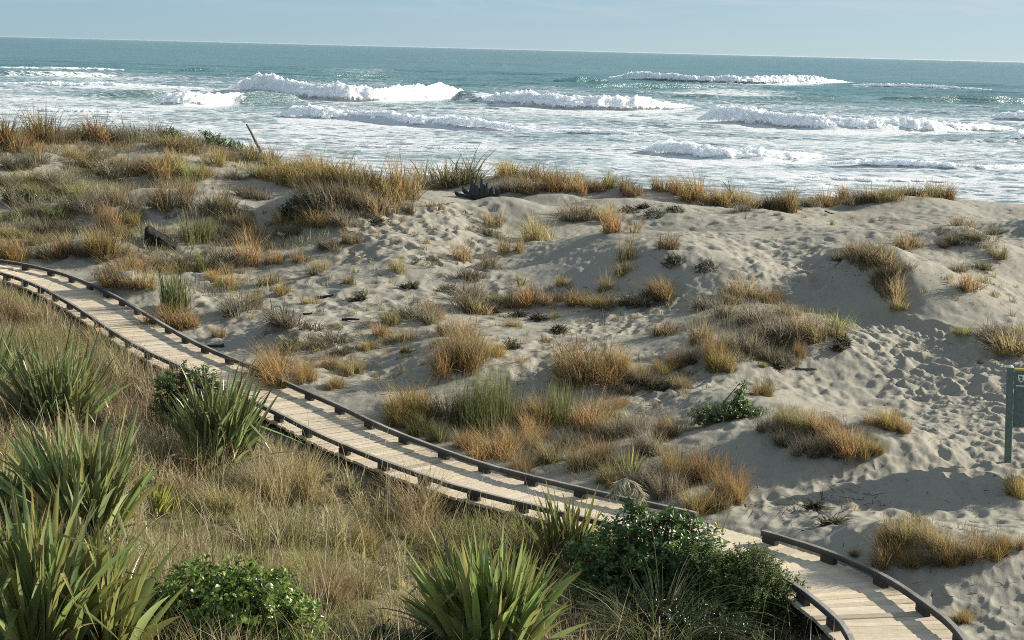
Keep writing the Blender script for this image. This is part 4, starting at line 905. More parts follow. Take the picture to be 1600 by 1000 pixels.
# ---- flax
def leaf_ribbons(P, D, S, length, width, droop, cols, seg, rng, tipcol=None, fold=.25, kink=None):
    """broad keeled leaves: feet P, first direction D, width direction S"""
    n = len(P); V = np.zeros((n, 3 * (seg + 1), 3)); C = np.zeros((n, 3 * (seg + 1), 3))
    pos = P.copy(); d = D.copy(); s = S.copy()
    tw = rng.normal(0, .5, n) / seg
    for i in range(seg + 1):
        t = i / seg
        w = width * np.clip(np.minimum(.62 + 1.2 * t, 1.0) * (1 - max(0, (t - .35) / .65) ** 1.7), .02, 1) * .5
        nrm = np.cross(s, d)
        V[:, 3 * i] = pos - s * w[:, None] + nrm * (w * fold)[:, None]; V[:, 3 * i + 1] = pos - nrm * (w * fold)[:, None] * .5; V[:, 3 * i + 2] = pos + s * w[:, None] + nrm * (w * fold)[:, None]
        cc = cols.copy()
        if tipcol is not None: cc = cc + (tipcol - cc) * np.clip((t - .86) / .14, 0, 1) * (rng.random((n, 1)) < .7)
        C[:, 3 * i:3 * i + 3] = cc[:, None, :]
        pos = pos + d * (length / seg)[:, None]
        dr = droop / seg * (0.4 + 1.6 * t)
        if kink is not None: dr = dr + np.where((kink > t) & (kink <= t + 1 / seg), 1.5, 0)
        h = d.copy(); h[:, 2] = 0; h /= (np.linalg.norm(h, axis=1)[:, None] + 1e-6)
        ax = np.cross(np.array([0, 0, 1.0]), h)
        c_, s_ = np.cos(dr)[:, None], np.sin(dr)[:, None]
        d = d * c_ + np.cross(ax, d) * s_ + ax * (ax * d).sum(1)[:, None] * (1 - c_)
        c_, s_ = np.cos(tw)[:, None], np.sin(tw)[:, None]
        s = s * c_ + np.cross(d, s) * s_; s = s - d * (s * d).sum(1)[:, None]; s /= np.linalg.norm(s, axis=1)[:, None]
    m = 3 * (seg + 1)
    q = np.array([[3 * i + j, 3 * i + j + 1, 3 * i + j + 4, 3 * i + j + 3] for i in range(seg) for j in range(2)])
    return V.reshape(-1, 3), (q[None] + (np.arange(n) * m)[:, None, None]).reshape(-1, 4), C.reshape(-1, 3)
def flax(px, py, hpx, wpx, nf, label, hue=(.29, .34, .145), lw=.064, seed=1, spread=1.0, dead=22, leanx=0.0, stalk=None, base=None):
    rng = np.random.default_rng(seed)
    x, y, z = base if base else pick1(px, py)
    k = y / F; Hh = hpx * k; Rr = wpx * k * .5
    root = empty("flax", (x, y, z)); tag(root, label, "flax", "flax plants below the boardwalk")
    P = []; D = []; S = []; Ln = []; Dr = []
    for f_ in range(nf):
        a = rng.uniform(0, 6.28); r = Rr * .34 * math.sqrt(rng.random()); c = np.array([r * math.cos(a), r * math.sin(a) * .8, -.1])
        pa = rng.uniform(0, 3.14); pd = np.array([math.cos(pa), math.sin(pa), 0])
        tilt = np.array([c[0], c[1], 0]) / max(Rr, .1) * 1.0 + np.array([leanx, 0, 0])
        nl = rng.integers(7, 12)
        for j in range(nl):
            t = (j + .5) / nl * 2 - 1 + rng.normal(0, .06); ang = t * .46 * spread * rng.uniform(.75, 1.25)
            d = pd * math.sin(ang) + np.array([0, 0, math.cos(ang)]) + tilt * .48 * spread + rng.normal(0, .05, 3); d /= np.linalg.norm(d)
            s_ = np.cross(d, np.cross(pd, [0, 0, 1.0])); s_ /= np.linalg.norm(s_)
            P.append(c + pd * t * .06); D.append(d); S.append(s_); Ln.append(Hh * (1.12 - .35 * abs(t)) * rng.uniform(.72, 1.08)); Dr.append(rng.uniform(.02, .5) + .5 * abs(t) * rng.random())
    n = len(P); P, D, S, Ln, Dr = map(np.array, (P, D, S, Ln, Dr))
    cols = np.array(hue) * rng.choice([.55, .8, 1.0, 1.35], n)[:, None] * rng.uniform(.85, 1.15, (n, 1)) * np.stack([rng.uniform(.85, 1.2, n), np.ones(n), rng.uniform(.8, 1.2, n)], 1)
    yl = rng.random(n) < .06; cols[yl] = np.array([.36, .33, .12]) * rng.uniform(.8, 1.1, (int(yl.sum()), 1))
    kink = np.where(rng.random(n) < .10, rng.uniform(.4, .85, n), -1)
    v, f, c = leaf_ribbons(P, D, S, Ln, lw * rng.uniform(.65, 1.25, n), Dr, cols, 8, rng, np.array([.22, .10, .04]), .3, kink)
    put("leaves", mesh_np("leaves", v, f, MAT_FLAX, c, True), root)
    if dead:
        a = rng.uniform(0, 6.28, dead); ln = Hh * rng.uniform(.4, .85, dead); r = Rr * .25
        P = np.stack([r * np.cos(a), r * np.sin(a), np.full(dead, .05)], 1); le = rng.uniform(.6, 1.25, dead)
        D = np.stack([np.sin(le) * np.cos(a), np.sin(le) * np.sin(a), np.cos(le)], 1); S = np.stack([-np.sin(a), np.cos(a), np.zeros(dead)], 1)
        cols = np.array([(.40, .32, .18), (.26, .17, .09), (.5, .43, .27)])[rng.choice(3, dead)]
        v, f, c = leaf_ribbons(P, D, S, ln, lw * rng.uniform(.4, .9, dead), rng.uniform(.3, 1.3, dead), cols, 8, rng, None, .5, np.where(rng.random(dead) < .4, rng.uniform(.3, .7, dead), -1))
        put("dead_leaves", mesh_np("dead_leaves", v, f, MAT_FLAX, c, True), root)
    for st in (stalk or []):
        B = MB(); pts = [np.array([p[0] * k, p[2] * k if len(p) > 2 else 0, p[1] * k]) for p in st]
        B.tube(pts, [.018 - .012 * i / (len(pts) - 1) for i in range(len(pts))], (.12, .075, .05), 6, True, .1)
        B.build("flower_stalk", MAT_DRIFT, root)
    return root
flax(92, 672, 165, 225, 26, "wide dark flax fanning out below the boardwalk bend, with a dry stalk", seed=3, stalk=[[(0, 0, -.5), (4, 60, -.5), (12, 120, -.5), (22, 165, 0), (24, 185, 0)]], spread=1.1)
flax(-22, 625, 150, 120, 8, "flax leaning in from the left edge of the view", hue=(.16, .20, .08), seed=4)
flax(125, 850, 225, 240, 32, "tall flax behind the foremost one, long narrow pale lit leaves", seed=5, lw=.086)
flax(60, 1040, 305, 260, 30, "foremost tall flax in the lower left corner", seed=6, hue=(.29, .345, .13), lw=.096)
flax(8, 845, 175, 120, 10, "tall flax cut by the left edge, behind the foremost one", seed=15, lw=.062)
flax(160, 1035, 250, 170, 17, "flax at the corner beside the glossy low shrub", seed=16, hue=(.30, .35, .125), lw=.09, leanx=.03)
flax(248, 800, 75, 90, 8, "small bright yellow green flax behind the tall ones", hue=(.36, .39, .09), lw=.035, seed=7, dead=6, leanx=.25)
flax(338, 732, 172, 205, 22, "big flax overlapping the boardwalk edge beside a dark shrub", hue=(.23, .28, .12), lw=.078, seed=8, stalk=[[(22, 20), (36, 110), (44, 180)], [(10, 0), (26, 130), (34, 165)]], leanx=.12, spread=1.05)
flax(765, 1030, 228, 300, 34, "broad green flax in front at the bottom of the view", hue=(.25, .31, .105), lw=.092, seed=9, spread=1.1)
flax(885, 892, 150, 170, 9, "sparse upright flax against the boardwalk with brown tipped leaves", hue=(.22, .25, .085), lw=.064, seed=10)
flax(985, 748, 72, 66, 3, "young pale green flax on the bank beyond the rail", hue=(.26, .29, .12), lw=.035, seed=11, dead=0, spread=.9)
flax(813, 448, 30, 12, 1, "single bright green young flax spear on the shaded sand", hue=(.27, .33, .06), lw=.05, seed=12, dead=0, spread=.3)
flax(1060, 294, 22, 16, 1, "small green flax on the crest above the sand face", hue=(.17, .19, .09), lw=.06, seed=13, dead=0, spread=.5)
flax(1119, 872, 92, 10, 1, "lone upright flax leaf behind the grey green shrub", hue=(.2, .23, .08), lw=.035, seed=14, dead=0, spread=.08)

# ---- shrubs
def shoots(lumps, nsh, nleaf, lsz, lwid, shlen, cols, rng, upb=.5, inner=.55, curl=.3):
    L_ = np.array(lumps, float); vol = L_[:, 3] ** 2; j = rng.choice(len(L_), nsh, p=vol / vol.sum())
    d = rng.normal(0, 1, (nsh, 3)); d[:, 2] += .25; d /= np.linalg.norm(d, axis=1)[:, None]
    rad = L_[j, 3] * (inner + (1 - inner) * rng.random(nsh) ** .6) * rng.uniform(.85, 1.12, nsh)
    P = L_[j, :3] + d * rad[:, None] * np.array([1, 1, .9])
    g = d + np.array([0, 0, upb]) + rng.normal(0, .3, (nsh, 3)); g /= np.linalg.norm(g, axis=1)[:, None]
    sh_tint = rng.uniform(.72, 1.25, nsh)
    n = nsh * nleaf; i = np.repeat(np.arange(nsh), nleaf); t = np.tile((np.arange(nleaf) + .5) / nleaf, nsh)
    pos = P[i] + g[i] * (shlen * (t - .3))[:, None]
    az = np.tile(np.arange(nleaf) * 2.4, nsh) + rng.uniform(0, 6.28, nsh)[i]
    ref = np.where(np.abs(g[i, 2:3]) < .9, np.array([[0, 0, 1.0]]), np.array([[1.0, 0, 0]])); u_ = np.cross(g[i], ref); u_ /= np.linalg.norm(u_, axis=1)[:, None]; w_ = np.cross(g[i], u_)
    ou = u_ * np.cos(az)[:, None] + w_ * np.sin(az)[:, None]
    ld = ou * rng.uniform(.6, 1.1, n)[:, None] + g[i] * rng.uniform(.2, .9, n)[:, None]; ld /= np.linalg.norm(ld, axis=1)[:, None]
    sd = np.cross(ld, g[i]); sd /= (np.linalg.norm(sd, axis=1)[:, None] + 1e-6); nm = np.cross(sd, ld)
    ls = lsz * rng.uniform(.6, 1.25, n); lw_ = lwid * rng.uniform(.7, 1.2, n)
    LS, LW = ls[:, None], lw_[:, None]
    V = np.stack([pos, pos + ld * LS * .35 - sd * LW * .85 + nm * LW * curl, pos + ld * LS * .5, pos + ld * LS * .35 + sd * LW * .85 + nm * LW * curl,
                  pos + ld * LS * .72 - sd * LW * .92 + nm * LW * curl * .8, pos + ld * LS * .72 + sd * LW * .92 + nm * LW * curl * .8, pos + ld * LS - nm * LS * .12], 1)
    q = np.array([[0, 2, 1, -1], [0, 3, 2, -1], [1, 2, 6, 4], [2, 3, 5, 6]])
    Fc = (q[None] + (np.arange(n) * 7)[:, None, None]); Fc = np.where(q[None] < 0, -1, Fc).reshape(-1, 4)
    c = np.array([a for a, _ in cols]); pr = np.array([b_ for _, b_ in cols], float); C = c[rng.choice(len(c), n, p=pr / pr.sum())] * sh_tint[i][:, None] * rng.uniform(.85, 1.15, (n, 1))
    return V.reshape(-1, 3), Fc, np.repeat(C, 7, 0), P
def shrub(px, py, lumps, nsh, nleaf, lsz, lwid, shlen, cols, label, seed, mat=None, upb=.5, group="shrubs among the dunes", name="shrub", inner=.55):
    rng = np.random.default_rng(seed); x, y, z = pick1(px, py); k = y / F
    root = empty(name, (x, y, z)); tag(root, label, "shrub", group)
    Lw = [(a * k, d * k, b_ * k, r * k) for a, b_, r, d in [(*l[:3], l[3] if len(l) > 3 else 0) for l in lumps]]
    v, f, c, P = shoots(Lw, nsh, nleaf, lsz, lwid, shlen, cols, rng, upb, inner)
    gz = ground_z(x + v[:, 0], y + v[:, 1]) - z; v[:, 2] = np.maximum(v[:, 2], gz + .01)
    put("foliage", mesh_np("foliage", v, f, mat or MAT_LEAF, c), root)
    B = MB()
    for l in Lw:
        for _ in range(5):
            e = np.array(l[:3]) + rng.normal(0, l[3] * .45, 3); st = np.array([l[0] * .25 + rng.normal(0, .05), l[1] * .25, -.08]); mid = st * .5 + e * .5 + rng.normal(0, .05, 3); mid[2] = max(mid[2], .02)
            B.tube([st, mid, e], [.022, .014, .005], (.13, .10, .07), 5)
    for p in P[::max(1, len(P) // 260)]:
        l = min(Lw, key=lambda l: np.linalg.norm(p - np.array(l[:3]))); B.tube([np.array(l[:3]), (np.array(l[:3]) + p) / 2 + rng.normal(0, .02, 3), p], [.01, .007, .004], (.13, .10, .07), 4, False)
    for _ in range(16):     # dead twigs past the leaves
        l = Lw[rng.integers(0, len(Lw))]; d = rng.normal(0, 1, 3); d[2] = abs(d[2]) + .3; d /= np.linalg.norm(d); c0 = np.array(l[:3])
        B.tube([c0, c0 + d * l[3] * .8, c0 + d * l[3] * rng.uniform(1.05, 1.35) + rng.normal(0, .03, 3)], [.008, .005, .002], (.22, .18, .13), 4, False)
    B.build("branches", MAT_DRIFT, root)
    return root
GL = [((.08, .14, .045), 4), ((.125, .20, .06), 3), ((.22, .30, .10), 2)]
GB = [((.14, .23, .05), 4), ((.22, .33, .07), 3), ((.34, .43, .12), 2)]
GD = [((.035, .06, .025), 4), ((.055, .085, .03), 3), ((.09, .12, .045), 1)]
GG_ = [((.085, .14, .045), 4), ((.13, .19, .06), 3), ((.27, .30, .12), 1.5)]
shrub(292, 682, [(0, 45, 46), (-24, 74, 30), (22, 82, 34), (-6, 100, 22), (46, 60, 26), (0, 15, 48), (-30, 35, 32)], 420, 9, .06, .019, .12, GL, "rounded glossy dark green shrub touching the boardwalk behind a flax", 21)
shrub(350, 1030, [(-95, 60, 66), (-25, 95, 72), (50, 95, 70), (105, 60, 56), (20, 50, 90), (-110, 20, 60), (70, 20, 80)], 1250, 8, .066, .023, .12, GB + [((.09, .15, .04), 3)], "low spreading shrub with shiny rounded bright green leaves at the bottom", 22)
shrub(1000, 985, [(-70, 110, 56), (-20, 135, 62), (45, 140, 60), (85, 120, 55), (0, 80, 85), (-65, 55, 66), (60, 70, 70), (-14, 190, 16), (-22, 215, 11), (44, 182, 15), (75, 172, 18), (20, 178, 22)], 900, 9, .075, .021, .14, GL, "dark broad leaved shrub covering the boardwalk edge beneath the drooping plume", 23, upb=.7)
shrub(1160, 1000, [(0, 82, 64), (50, 60, 54), (-52, 96, 54), (72, 26, 44), (10, 112, 46), (-30, 60, 72), (40, 20, 72), (-78, 128, 34), (-60, 60, 60)], 4200, 12, .036, .010, .15, GG_, "rounded grey green fine leaved shrub hiding the walk's inner rail", 24, MAT_SMALL_LEAF, .8)
shrub(1085, 1040, [(0, 40, 70), (-60, 60, 60), (60, 30, 60)], 500, 10, .05, .012, .12, GD, "deep green shrub in shade at the bottom between two bigger shrubs", 25)
shrub(1140, 656, [(0, 7, 24), (-28, 4, 20), (26, 8, 20), (14, 26, 13), (16, 42, 9), (17, 56, 6), (45, 3, 15), (-50, 2, 13)], 300, 9, .045, .014, .10, GL + [((.2, .3, .07), 2)], "green shrub with one upright leafy shoot growing on open sand", 26)
shrub(264, 222, [(0, 7, 13), (-16, 4, 10), (16, 4, 11), (5, 12, 7), (26, 1, 8)], 120, 8, .085, .024, .2, GD + GL, "low dark green shrub on the far dune crest", 27)
shrub(326, 226, [(0, 10, 11), (-7, 19, 6), (13, 6, 11), (-14, 6, 9)], 110, 8, .085, .024, .22, GL, "taller brighter green shrub on the crest left of the leaning pole", 28)
shrub(356, 226, [(0, 5, 11), (13, 3, 9), (-12, 5, 9), (24, 0, 7)], 90, 8, .085, .024, .2, GL, "smallest green shrub on the crest, next to the leaning pole", 29)
shrub(474, 332, [(0, 8, 20), (-16, 2, 16), (14, 14, 14), (12, 2, 18), (-28, -2, 10)], 150, 9, .08, .02, .2, GD, "dark green shrub in shadow under the grassy dune shoulder", 30)
shrub(30, 318, [(0, 6, 15), (-18, 4, 12), (20, 3, 13)], 110, 8, .08, .022, .2, GD, "low dark shrub in the scrub at the left edge", 31)
shrub(640, 1040, [(-40, 20, 40), (30, 10, 40)], 120, 8, .07, .02, .12, GD, "small dark leafy shrub under the broad front flax", 32)

# ---- toetoe: drooping leaves in the shade and one arching cream plume
rng = np.random.default_rng(50)
x, y, z = pick1(1040, 1035); root = empty("toetoe_grass", (x, y, z)); k = y / F
tag(root, "clump of toetoe grass with drooping leaves and one arching cream plume", "toetoe")
n = 420; a = rng.uniform(0, 6.28, n); P = np.stack([.3 * np.cos(a) * rng.random(n) - .1, .3 * np.sin(a) * rng.random(n) - .35, np.full(n, .0)], 1)
v, f, m = blades(P, rng.uniform(1.0, 1.9, n), np.abs(rng.normal(.25, .25, n)), rng.uniform(1.4, 2.6, n), np.full(n, .011), a + rng.normal(0, .4, n), rng, 8, .6, 2.5)
put("leaves", mesh_np("leaves", v, f, MAT_GRASS, np.repeat(pal_cols("tt", n, rng), m, 0)), root)
B = MB(); cul = [(0, 0), (-10, 110), (-22, 200), (-32, 248), (-46, 282), (-60, 300), (-74, 306), (-86, 298), (-93, 280)]
cpts = [np.array([p[0] * k, .35, p[1] * k - .07]) for p in cul]
B.tube(cpts, [.005] * 4 + [.0045, .004, .0035, .003, .002], (.34, .30, .20), 5); B.build("stem", MAT_GRASS, root)
n = 420; t = rng.uniform(.48, 1, n); ii = np.linspace(0, 1, len(cpts)); P = np.stack([np.interp(t, ii, [c[q_] for c in cpts]) for q_ in range(3)], 1)
v, f, m = blades(P, rng.uniform(.06, .19, n), rng.uniform(1.9, 2.9, n), rng.uniform(-.2, .5, n), np.full(n, .022), rng.uniform(0, 6.28, n), rng, 3)
put("plume", mesh_np("plume", v, f, MAT_GRASS, np.repeat(np.array([[.86, .78, .58]]) * rng.uniform(.75, 1.1, (n, 1)), m, 0)), root)
# ------------------------------------------------------------------ sea
WAVES = [
 ("long ragged breaker, farthest left of the big white ones, rising to a peak", [(350,140,3),(372,143,20),(400,148,36),(440,152,32),(490,156,26),(540,158,24),(590,158,20),(640,158,24),(690,156,24),(716,151,15),(738,147,4)]),
 ("short breaker with a smooth green shoulder, in front of the peaked one", [(232,160,3),(250,165,18),(290,166,25),(330,165,23),(365,164,22),(400,160,9),(412,159,3)]),
 ("long low breaker nearest the grassy dune shoulder", [(425,180,3),(455,186,20),(500,188,23),(550,188,18),(600,192,20),(650,196,18),(700,200,18),(760,203,15),(800,202,11),(845,200,3)]),
 ("wide breaker in the middle of the surf above the dune spur", [(735,158,2),(755,160,10),(775,160,18),(820,166,27),(870,170,24),(930,170,22),(990,170,20),(1040,172,14),(1090,172,4)]),
 ("outermost bright white crest behind a turquoise swell", [(950,120,2),(968,122,5),(985,124,12),(1020,126,13),(1080,128,11),(1140,129,11),(1200,130,11),(1260,131,12),(1300,130,7),(1335,132,2)]),
 ("longest white breaker, crossing the surf beyond the sign", [(1085,180,3),(1110,190,22),(1160,196,27),(1230,200,23),(1300,203,24),(1380,204,22),(1460,205,20),(1530,205,12),(1585,206,4)]),
 ("near breaker facing the crest's forked branch", [(1003,228,3),(1030,240,20),(1075,246,25),(1130,248,20),(1190,249,18),(1250,249,12),(1295,250,3)]),
 ("low spent foam roll next to the near breaker, above the bare crest", [(1290,252,2),(1340,258,10),(1410,262,12),(1490,264,10),(1560,264,9),(1640,266,6)]),
 ("breaker half out of view at the right, upper one", [(1540,178,2),(1570,186,14),(1610,190,18),(1680,190,12)]),
 ("breaker half out of view at the right, lower one", [(1572,210,2),(1590,218,16),(1640,220,20),(1700,220,10)]),
 ("thin foam line trailing right of the outermost crest", [(1330,133,2),(1400,136,6),(1470,138,5),(1550,141,2)]),
 ("small foam roll at the end of the low breaker, above the jagged stump", [(850,204,2),(900,207,7),(970,210,7),(1040,213,2)]),
 ("low foam roll behind the crest's spiky tuft at far left", [(-20,172,2),(90,176,7),(180,178,6),(270,181,2)]),
 ("faint foam line close behind the grassy shoulder", [(540,227,2),(680,232,6),(800,236,5),(890,239,2)]),
 ("last thin foam line before the bare crest", [(1170,274,2),(1290,280,7),(1400,283,6),(1530,287,2)]),
 ("foam roll left of the peaked breaker, under the far whitecap line", [(-20,131,2),(60,134,7),(160,136,8),(260,138,5),(330,139,2)]),
 ("thin far whitecap line at the left edge", [(-30,106,2),(60,108,4),(140,109,4),(195,111,2)]),
]
SWELLS = [[(100,150,2),(180,153,12),(240,154,15),(300,152,6)], [(350,163,10),(400,163,22),(440,160,16),(480,158,4)], [(700,157,14),(740,158,14),(790,160,8)], [(880,137,2),(985,139,9),(1060,138,8),(1140,136,2)], [(1330,150,2),(1420,159,9),(1520,162,11),(1660,162,8)],
          [(1090,232,2),(1140,236,8),(1200,236,2)], [(1380,222,2),(1480,224,7),(1580,225,7),(1700,225,3)], [(700,102,2),(760,103,6),(830,102,2)], [(890,107,1),(925,107,5),(960,106,1)], [(-40,119,6),(90,120,9),(210,119,3)], [(250,110,2),(330,112,5),(420,111,2)], [(480,120,2),(560,122,7),(650,120,2)],
          [(1000,152,2),(1100,155,6),(1250,158,6),(1350,156,2)], [(850,128,2),(900,130,7),(960,130,4)], [(1100,112,2),(1300,118,4),(1500,122,5),(1650,126,3)]]
def wave_world(pts):
    p = np.array(pts, float); # a crest runs in a gentle curve
    row = np.polyval(np.polyfit(p[:, 0], p[:, 1], 2 if len(p) > 4 else 1, w=p[:, 2] + .5), p[:, 0])
    X, Y = at(p[:, 0], row, SEA); h = p[:, 2] * Y / F; o = np.argsort(X); return X[o], Y[o], h[o]
su = np.concatenate([np.linspace(-1.8, -.38, 30, endpoint=False), np.linspace(-.38, .38, 760), np.linspace(.38, 1.8, 31)[1:]])
sy = np.concatenate([np.linspace(76, 88, 6, endpoint=False), np.exp(np.linspace(math.log(88), math.log(620), 520)), np.exp(np.linspace(math.log(620), math.log(30000), 80))[1:]])
SXg = su[None, :] * sy[:, None]; SYg = np.repeat(sy[:, None], len(su), 1)
far_ = sstep(900, 300, SYg)
SZg = SEA + far_ * (.22 * fbm(SXg / 22, SYg / 9, 3, 300) + .10 * fbm(SXg / 5, SYg / 3.0, 3, 310) + .03 * fbm(SXg / 1.2, SYg / 1.0, 2, 320)) * sstep(80, 110, SYg)
SZg += sstep(5000, 600, SYg) * sstep(200, 420, SYg) * .55 * fbm(SXg / 70, SYg / 22, 2, 330)
def bump(pts, gain, back, front):
    X, Y, h = wave_world(pts); o = np.argsort(X); X, Y, h = X[o], Y[o], h[o]
    y0 = np.interp(SXg, X, Y) + 1.0 * vn(SXg / 6, SXg * 0 + 3.3, 5); hh = np.interp(SXg, X, h, left=0, right=0) * gain
    e0, e1 = X[0], X[-1]; hh = hh * sstep(e0, e0 + .22 * (e1 - e0), SXg) * sstep(e1, e1 - .22 * (e1 - e0), SXg)
    d = SYg - y0 - hh * .8; s = np.where(d < 0, hh * front, hh * back) + .01
    return hh * np.exp(-.5 * (d / s) ** 2)
for _, p in WAVES: SZg += bump(p, .45, 3.0, 1.1)
for p in SWELLS: SZg += bump(p, 1.0, 3.5, 1.6)
ppx, ppy = proj(SXg, SYg, np.full_like(SXg, SEA))
hor = 77 + .025 * (ppx - 800); dep = ppy - hor
dens = np.interp(dep, [18, 30, 40, 55, 75, 100, 130, 180, 230], [0, .02, .10, .28, .42, .50, .54, .54, .48])
dens += .12 * fbm(SXg / 30, SYg / 14, 3, 350) * (dep > 28)
def ell(x, y, rx, ry, a):
    global dens
    dens = dens + a * np.exp(-.5 * (((ppx - x) / rx) ** 2 + ((ppy - y - .025 * (ppx - x)) / ry) ** 2))
for e in [(150,120,120,5,.3),(200,140,100,6,.3),(80,160,120,10,.18),(570,112,45,4,.42),(1120,143,80,6,.4),(1400,136,70,4,.35),(1260,152,110,5,-.1),(1480,150,130,10,-.35),(700,140,40,6,-.3),(900,122,140,7,-.25),(190,146,70,6,-.35),
          (410,158,40,7,-.45),(985,133,60,6,-.5),(1500,212,70,5,-.4),(620,215,140,8,.12),(1000,275,120,10,-.18),(860,215,90,6,-.12),(1150,228,60,6,-.2),(1040,255,60,7,.15),(1300,225,200,6,.15),(500,205,200,5,.1),(1350,280,250,10,.1),(460,135,90,4,.2),(1000,180,120,5,.2)]: ell(*e)
for _, p in WAVES:      # foam left behind and pushed ahead of each breaker
    X, Y, h = wave_world(p); y0 = np.interp(SXg, X, Y); hh = np.interp(SXg, X, h, left=0, right=0)
    d = SYg - y0; dens += np.where(d < 0, .6 * np.exp(-.5 * (d / (3.6 * hh + .1)) ** 2), .4 * np.exp(-.5 * (d / (6 * hh + .1)) ** 2)) * np.clip(hh / 1.0, 0, 1)
nr, nc = SXg.shape; idx = np.arange(nr * nc).reshape(nr, nc)
sq = np.stack([idx[:-1, :-1], idx[:-1, 1:], idx[1:, 1:], idx[1:, :-1]], -1).reshape(-1, 4)
m, nt, b = new_mat("sea_water")
tc = N(nt, "ShaderNodeTexCoord"); ob = tc.outputs["Object"]
fa = N(nt, "ShaderNodeAttribute", attribute_name="foam").outputs["Fac"]
sx = N(nt, "ShaderNodeSeparateXYZ"); L(nt, ob, sx.inputs[0])
mr = N(nt, "ShaderNodeMapRange"); mr.inputs["From Min"].default_value = 130; mr.inputs["From Max"].default_value = 400; L(nt, sx.outputs[1], mr.inputs["Value"])
water = mixc(nt, mr.outputs[0], (.44, .53, .52), (.085, .235, .23))
wn = noise(nt, mapping(nt, ob, (.02, .06, 1)), 1.0, 6, .65)
L(nt, mixc(nt, ramp(nt, wn, [(.4, (0, 0, 0)), (.62, (1, 1, 1))]).outputs[0], water, mixc(nt, .55, water, (.03, .10, .13))), b.inputs["Base Color"]); b.inputs["Roughness"].default_value = .22; b.inputs["IOR"].default_value = 1.33
nb = math_n(nt, "ADD", noise(nt, mapping(nt, ob, (.5, .9, 1)), 1.0, 5, .6), math_n(nt, "MULTIPLY", noise(nt, mapping(nt, ob, (.035, .10, 1)), 1.0, 5, .65), 9.0))
bp = N(nt, "ShaderNodeBump"); bp.inputs["Strength"].default_value = .8; bp.inputs["Distance"].default_value = .5; L(nt, nb, bp.inputs["Height"]); L(nt, bp.outputs[0], b.inputs["Normal"])
fn = noise(nt, mapping(nt, ob, (.48, .85, 1)), 1.0, 10, .68, 1.8)
vo = N(nt, "ShaderNodeTexVoronoi", feature="DISTANCE_TO_EDGE"); vo.inputs["Scale"].default_value = 1.0
wv = N(nt, "ShaderNodeVectorMath", operation="ADD"); L(nt, mapping(nt, ob, (.3, .55, 1)), wv.inputs[0])
nv = N(nt, "ShaderNodeTexNoise"); nv.inputs["Scale"].default_value = .5; nv.inputs["Detail"].default_value = 4; L(nt, ob, nv.inputs["Vector"]); L(nt, nv.outputs["Color"], wv.inputs[1]); L(nt, wv.outputs[0], vo.inputs["Vector"])
lace = math_n(nt, "MULTIPLY_ADD", math_n(nt, "SUBTRACT", .16, vo.outputs["Distance"]), .55, fn)
thr = math_n(nt, "MULTIPLY_ADD", fa, -.5, .79)
msk = N(nt, "ShaderNodeMapRange", interpolation_type="SMOOTHSTEP")
L(nt, math_n(nt, "SUBTRACT", lace, thr), msk.inputs["Value"]); msk.inputs["From Min"].default_value = -.05; msk.inputs["From Max"].default_value = .10
foam = N(nt, "ShaderNodeBsdfPrincipled"); foam.inputs["Base Color"].default_value = (.74, .76, .77, 1); foam.inputs["Roughness"].default_value = .85; foam.inputs["Specular IOR Level"].default_value = .2
fb = N(nt, "ShaderNodeBump"); fb.inputs["Strength"].default_value = .7; fb.inputs["Distance"].default_value = .25; L(nt, fn, fb.inputs["Height"]); L(nt, fb.outputs[0], foam.inputs["Normal"])
mx_ = N(nt, "ShaderNodeMixShader"); L(nt, math_n(nt, "MULTIPLY", msk.outputs[0], math_n(nt, "MULTIPLY", fa, 6.0, clamp=True)), mx_.inputs[0]); L(nt, b.outputs[0], mx_.inputs[1]); L(nt, foam.outputs[0], mx_.inputs[2])
L(nt, mx_.outputs[0], nt.nodes["Material Output"].inputs["Surface"])
me = mesh_np("sea", np.stack([SXg, SYg, SZg], -1).reshape(-1, 3), sq, m, smooth=True)
attr(me, "foam", np.clip(dens, 0, 1.1)); tag(put("sea", me), kind="structure")

m, nt, b = new_mat("breaking_foam")
tc = N(nt, "ShaderNodeTexCoord"); n1 = noise(nt, tc.outputs["Object"], 1.6, 8, .7, .6)
b.inputs["Base Color"].default_value = (.95, .955, .955, 1); b.inputs["Roughness"].default_value = .9; b.inputs["Specular IOR Level"].default_value = .1
b.inputs["Subsurface Weight"].default_value = 1.0; b.inputs["Subsurface Radius"].default_value = (1, 1, 1); b.inputs["Subsurface Scale"].default_value = .5; b.subsurface_method = "BURLEY"
bp = N(nt, "ShaderNodeBump"); bp.inputs["Strength"].default_value = .8; bp.inputs["Distance"].default_value = .25; L(nt, n1, bp.inputs["Height"]); L(nt, bp.outputs[0], b.inputs["Normal"])
tr = N(nt, "ShaderNodeBsdfTranslucent"); tr.inputs["Color"].default_value = (.86, .87, .87, 1)
ms = N(nt, "ShaderNodeMixShader"); ms.inputs[0].default_value = .15; L(nt, b.outputs[0], ms.inputs[1]); L(nt, tr.outputs[0], ms.inputs[2]); ea = N(nt, "ShaderNodeAttribute", attribute_name="edge"); n2 = noise(nt, mapping(nt, tc.outputs["Object"], (1.1, 1.6, 1.6)), 1.0, 7, .7, .8)
al = N(nt, "ShaderNodeMapRange", interpolation_type="SMOOTHSTEP"); al.inputs["From Min"].default_value = .0; al.inputs["From Max"].default_value = .14
L(nt, math_n(nt, "SUBTRACT", math_n(nt, "MULTIPLY_ADD", ea.outputs["Fac"], -.5, .78), n2), al.inputs["Value"])      # torn lace where the foam thins out
